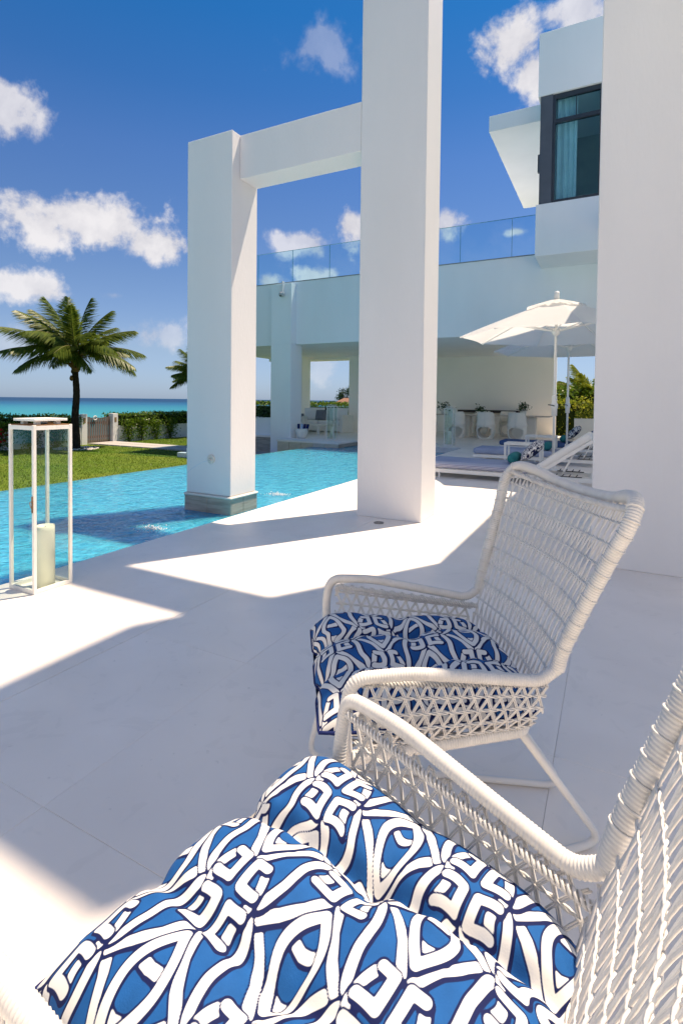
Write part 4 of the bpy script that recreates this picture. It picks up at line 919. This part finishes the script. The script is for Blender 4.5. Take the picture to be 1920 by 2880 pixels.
# ------------------------------------------------------------------ greenery at the right, behind the loungers
pk = thing('planter', 'long low white planter with green shrubs behind the loungers', 'planter', (.3, 19.4, 0))
MB().box(-1.42, 2, -.4, .4, 0, .69, .006).build('box', plaster_warm, pk)
P = np.stack([rng.uniform(-1.4, 2, 1500), rng.normal(0, .22, 1500), .68+np.abs(rng.normal(0, .16, 1500))], 1); quads(leaf_quads(P, .11, 1, .5), 'foliage', areca_leaf, pk)
hedge('hedge', -3.4, 4, 22.3, 23.6, -.6, 1.75, 9000, 'tall dark green hedge behind the parasol poles', .14, hedge_leaf, .35, 'garden shrubs at the right')
hedge('hedge', -2.6, 1.5, 21.3, 22.1, -.6, 1.15, 5000, 'lower bright hedge in front of the tall hedge', .12, areca_leaf, .3, 'garden shrubs at the right')
for k, (x_, y_, z_, lab) in enumerate(((-2.15, 23.9, .6, 'yellow green feather palm left of the parasol poles'), (-.7, 24.1, .8, 'yellow green feather palm right of the parasol poles'), (.6, 24.6, .8, 'yellow green feather palm at the edge of the broad pillar'))):
    palm((x_, y_, z_-1.2), 1.0, 40+k, lab, [(random.uniform(0, 2*PI), R_(random.uniform(25, 80)), random.uniform(1.7, 2.3), random.uniform(.4, .8)) for _ in range(15)], areca_leaf, True, 'palm', 'feather palms at the right')

# ------------------------------------------------------------------ far hedge, headland and boat
hedge('hedge', -18.5, -11.0, 22.6, 23.8, -.6, 1.02, 9000, 'clipped hedge behind the porch sofa', .11, hedge_leaf, .12)
hg = np.array([[(-75+60*u, 150+16*w_, -3+6.0*math.exp(-((u-.78)/.30)**2)*math.sin(PI*min(1, max(0, w_)))**.7+.35*math.sin(u*31)*math.sin(w_*9)) for w_ in np.linspace(0, 1, 16)] for u in np.linspace(0, 1, 40)])
struct(MB().grid(hg).build('headland_hill', earth, None, True))
def far_tree(x, y, z, h, w, n, label):
    t = thing('tree', label, 'tree', (x, y, z), 0, 'trees on the far headland')
    MB().tube([(0, 0, -1), (.1, 0, h*.5), (0, .1, h*.8)], [.25, .18, .08], 7).build('trunk', bark, t)
    c = rng.normal(size=(7, 3))*np.array((w*.45, w*.45, h*.16))+np.array((0, 0, h*.75)); P = c[rng.integers(0, 7, n)]+rng.normal(size=(n, 3))*np.array((w*.26, w*.26, h*.12))
    quads(leaf_quads(P, .5, .8, .6), 'crown', tree_leaf, t)
for x_, z_, h_, w_, lab in ((-76.5, -.6, 4.6, 2.0, 'round tree at the left of the headland'), (-74.2, .4, 4.4, 2.2, 'spreading tree left of centre on the headland'), (-72.2, .8, 4.2, 1.9, 'small tree mid headland'), (-70.2, 1.0, 5.4, 2.4, 'tallest tree on the right of the headland'), (-68.0, 1.0, 5.6, 2.6, 'tall tree at the porch pillar edge on the headland')):
    far_tree(x_, 148, z_, h_, w_, 700, lab)
hv = thing('villa', 'far low villa with a brown roof and red awning below the headland trees', 'villa', (-70.5, 140, -.4))
MB().box(-3, 5, -2, 2, -3, .9).build('wall', plaster_warm, hv); MB().add([(-3.6, -2.6, .9), (5.6, -2.6, .9), (5.6, 2.6, .9), (-3.6, 2.6, .9), (-1.5, 0, 2.4), (3.5, 0, 2.4)], [(0, 1, 5, 4), (1, 2, 5), (2, 3, 4, 5), (3, 0, 4), (3, 2, 1, 0)]).build('roof', roofm, hv)
MB().box(.5, 5, -3.8, -2.1, .1, .5).build('awning', redm, hv)
bt = thing('boat', 'small dark boat on the sea beside the white pier', 'boat', (-272, 390, -3.0), .5)
V = []
for u in np.linspace(-1, 1, 13):
    w_ = 1.0*(1-abs(u)**2.4*(1 if u > 0 else .4)); V.append([(u*4.5, -w_, .9+.25*u*u), (u*4.3, -w_*.6, 0), (u*4.2, 0, -.3), (u*4.3, w_*.6, 0), (u*4.5, w_, .9+.25*u*u)])
MB().grid(np.array(V)).build('hull', frame_m, bt, True); MB().box(-2.5, .5, -.7, .7, .7, 2.1, .1).build('cabin', plaster, bt); MB().tube([(-1, 0, 2.1), (-1, 0, 4.2)], .06, 6).build('mast', alu, bt)

# ------------------------------------------------------------------ wicker lounge chairs
def twist_strands(mbt, P, r, amp, pitch, n=2, sides=4):
    P, t = resample(P, pitch/7.0); T = np.gradient(P, axis=0); T /= np.linalg.norm(T, axis=1, keepdims=True)
    a = np.array((0, 0, 1.)) if abs(T[len(T)//2][2]) < .8 else np.array((1., 0, 0)); A = np.cross(T, a); A /= np.linalg.norm(A, axis=1, keepdims=True); B = np.cross(T, A)
    for k in range(n):
        ph = 2*PI*k/n+2*PI*t/pitch; mbt.tube(P+amp*(np.cos(ph)[:, None]*A+np.sin(ph)[:, None]*B), r, sides)
def wrapped(mbt, P, r, pitch=.0062, n=12):
    P, t = resample(P, pitch/4.0); mbt.tube(P, r*(1+.055*np.sin(2*PI*t/pitch)), n)
AF, WF, HF, AR, WR, HR, TX, WT, HT = .195, .317, .602, -.25, .256, .547, -.404, .333, .975
SZ = .405; SFX, SFW, SRX, SRW = .215, .275, -.215, .215
def side_pt(u, v, sd):
    """u 0 front..1 rear, v 0 seat rail..1 arm"""
    a = np.array((SFX+(SRX-SFX)*u, sd*(SFW+(SRW-SFW)*u), SZ)); b_ = np.array((AF+.02+(AR-AF-.02)*u, sd*(WF+(WR-WF)*u), HF+(HR-HF)*u-.015))
    p = a*(1-v)+b_*v; p[1] += sd*.018*math.sin(PI*v); return p
def back_pt(u, v):
    """u -1..1 across, v 0 seat rail..1 top"""
    if v < .28: q = v/.28; x = SRX+(AR-SRX)*q; w = SRW+(WR-SRW)*q; z = SZ+(HR-SZ)*q
    else: q = (v-.28)/.72; x = AR+(TX-AR)*q; w = WR+(WT-WR)*q**1.2; z = HR+(HT-HR)*q
    return np.array((x-.055*(1-u*u)*(.35+.65*v), u*w, z-(.03*(1-u*u)*max(0, v-.6)/.4)))
def wicker_chair(loc, rz, label):
    t = thing('wicker_chair', label, 'armchair', loc, rz, 'white woven lounge chairs')
    # arm + back outline: one wrapped tube running round the chair
    half = [(.235, .285, SZ), (.245, .318, .52), (AF+.035, WF, HF), (AF-.10, WF-.014, HF), (AR+.03, WR+.004, HR+.002), (AR-.012, WR+.004, HR+.03)]
    up = [(AR-.03, WR+.012, HR+.10), (TX+.055, WT-.02, HT-.13), (TX+.025, WT+.003, HT-.045)]
    top_ = [(TX-.005, WT-.02, HT+.004), (TX-.035, WT-.09, HT+.002), (TX-.06, .14, HT-.02), (TX-.068, 0, HT-.028)]
    for sd in (1, -1):
        A = np.array([(x, y*sd, z) for x, y, z in half]); arm = MB(); wrapped(arm, rounded(A, .045, 8), .0138)
        arm.build('arm_frame', wicker, t, True)
    bf = MB(); rail = [(AR-.012, WR+.004, HR+.03)]+up+top_
    full = [(x, y, z) for x, y, z in rail]+[(x, -y, z) for x, y, z in rail[-2::-1]]
    wrapped(bf, crom(full, 120), .0170); bf.build('back_frame', wicker, t, True)
    sr = MB(); ring = [(.235, .285, SZ), (SRX, SRW, SZ), (SRX, -SRW, SZ), (.235, -.285, SZ), (.235, .285, SZ)]
    wrapped(sr, rounded(ring, .04, 6), .0150); sr.build('seat_frame', wicker, t, True)
    for sd in (1, -1):
        lg = rounded([(.215, sd*.26, SZ-.01), (.30, sd*.30, .012), (.10, sd*.225, .012), (-.485, sd*.10, .012), (-.20, sd*.205, SZ-.01)], .06, 8)
        MB().tube(lg, .0102, 12).build('sled_leg', tube_w, t, True)
    # woven panels
    def lattice(mbt, fn, nu, slope, nv, rows, wr, ws, du):
        """two families of double strands plus twisted rows; fn(u in 0..1, v)"""
        for fam in (1, -1):
            for k in range(-int(slope*nu)-1, nu+int(slope*nu)+2):
                u0 = (k+.25*(fam+1))/nu; vs = [v for v in np.linspace(0, 1, nv) if 0 <= u0+fam*slope*(v-.5)+(slope*.0) <= 1]
                if len(vs) < 3: continue
                for dd in (-du, du):
                    P = np.array([fn(min(1, max(0, u0+fam*slope*(v-.5)+dd)), v) for v in vs]); mbt.tube(P, ws, 4, caps=False)
        for v in rows: twist_strands(mbt, np.array([fn(u, v) for u in np.linspace(.01, .985, 26)]), wr, wr*1.0, .042)
    for sd in (1, -1):
        sp = MB(); lattice(sp, lambda u, v: side_pt(u, v, sd), 14, .17, 9, (.14, .38, .62, .84), .0022, .0019, .0046)
        # crossed lashing under the arm
        twist_strands(sp, np.array([side_pt(u, .965, sd)+np.array((0, -sd*.018, .0)) for u in np.linspace(0, 1, 20)]), .003, .006, .026, 3)
        sp.build('arm_weave', wicker2, t, True, 'stuff')
    bw = MB(); lattice(bw, lambda u, v: back_pt(2*u-1, v), 20, .17, 16, [.04, .12, .20, .29, .38, .47, .56, .65, .74, .83, .92], .0022, .0017, .0030)
    twist_strands(bw, np.array([back_pt(2*u-1, .985)+np.array((.016, 0, 0)) for u in np.linspace(0.02, .98, 26)]), .003, .006, .026, 3)
    bw.build('back_weave', wicker2, t, True, 'stuff')
    sw = MB(); lattice(sw, lambda u, v: np.array((SFX+.01+(SRX-SFX)*v, (SFW-.06*v)*(2*u-1), SZ-.004-.02*math.sin(PI*u)*math.sin(PI*v))), 14, .3, 8, (.15, .3, .45, .6, .75, .9), .0024, .0024, .004)
    sw.build('seat_weave', wicker2, t, True, 'stuff')
    # knots where the rows tie on to the frame
    kn = MB()
    rc = crom(full, 400); dl = np.r_[0, np.cumsum(np.linalg.norm(np.diff(rc, axis=0), axis=1))]
    for d_ in np.arange(.05, dl[-1]-.04, .034):
        if .44 < d_ < dl[-1]-.44: continue
        i = int(np.searchsorted(dl, d_)); q = rc[i+1]-rc[i-1]; q /= np.linalg.norm(q); a = np.cross(q, (1, 0, .2)); a /= np.linalg.norm(a); b_ = np.cross(q, a)
        kn.tube([rc[i]+.0177*(math.cos(th)*a+math.sin(th)*b_) for th in np.linspace(0, 2*PI, 15)[:-1]], .0021, 5, True)
    kn.build('lashing', wicker2, t, True, 'stuff')
    return t
w1 = wicker_chair((-.462, 1.381, 0), 3.714, 'white woven high back armchair in the middle, in shade')
w2 = dup(w1, (-.298, .571, 0), 2.944, 'nearest white woven armchair, seen from above at the bottom of the photo')

def seat_fn(U, V, side):
    a = U; tap = 1-.13*(1-U)/2
    rr = np.where(U < 0, 1-.10*np.abs(V)**4*np.abs(U)**2, 1)
    X = .02+.275*U*rr; Y = (.275*V-.003)*tap*(1-.05*np.abs(U)**4)
    e = np.clip((1-np.abs(U)**5)*(1-np.abs(V)**5), 0, 1)**.5
    def cre(y0, w_, dpt): return dpt*np.exp(-((Y-y0-.012*np.sin(U*3))/w_)**2)
    if side > 0:
        z = .088*e*(1+.08*np.cos(Y*14))
        yc = -.095+.03*U
        z -= (.036*np.exp(-((Y-yc)/.016)**2)+cre(.10, .014, .014))*e*(.75+.25*np.abs(U))
        z -= .022*np.exp(-((Y-yc)/.06)**2)*e+cre(.10, .05, .008)*e
        z += .030*np.exp(-(((U-.9)/.45)**2+((V+.9)/.4)**2))*e
        for bx, by, dd in ((.02, -.085, .014), (.02, .095, .016)): z -= dd*np.exp(-(((X-bx)/.05)**2+((Y-by)/.045)**2))*e
        z -= .014*np.exp(-((X-.02)/.035)**2)*e
        z += .0035*np.sin(X*95+Y*30)*np.exp(-((Y+.085)/.05)**2)*e+.003*np.sin(X*110-Y*40)*np.exp(-((Y-.095)/.05)**2)*e+.002*np.sin(Y*120+X*30)*np.abs(U)**3*e
        X = X+.018*np.sin(PI*e/2)*0
        # pinch of the front edge at the creases
        X = X-(cre(-.085, .022, .022)+cre(.095, .02, .016))*np.clip(U, 0, 1)**3
    else:
        z = -.045*e
    return np.stack([X, Y, z], -1)
for (loc, rz, lab, off, tilt) in (((-.462, 1.381, .45), 3.714, 'blue and white lattice print seat cushion on the middle chair', (.25, .1), 0), ((-.293, .588, .447), 2.944, 'sunlit blue and white lattice print seat cushion on the nearest chair', (.0, .45), 0)):
    o = soft_pad('seat_cushion', seat_fn, 380, print_m, .128, off, 0.0, navyfab); o.location = loc; o.rotation_euler = (0, tilt, rz); tag(o, lab, 'cushion', 'printed chair cushions')
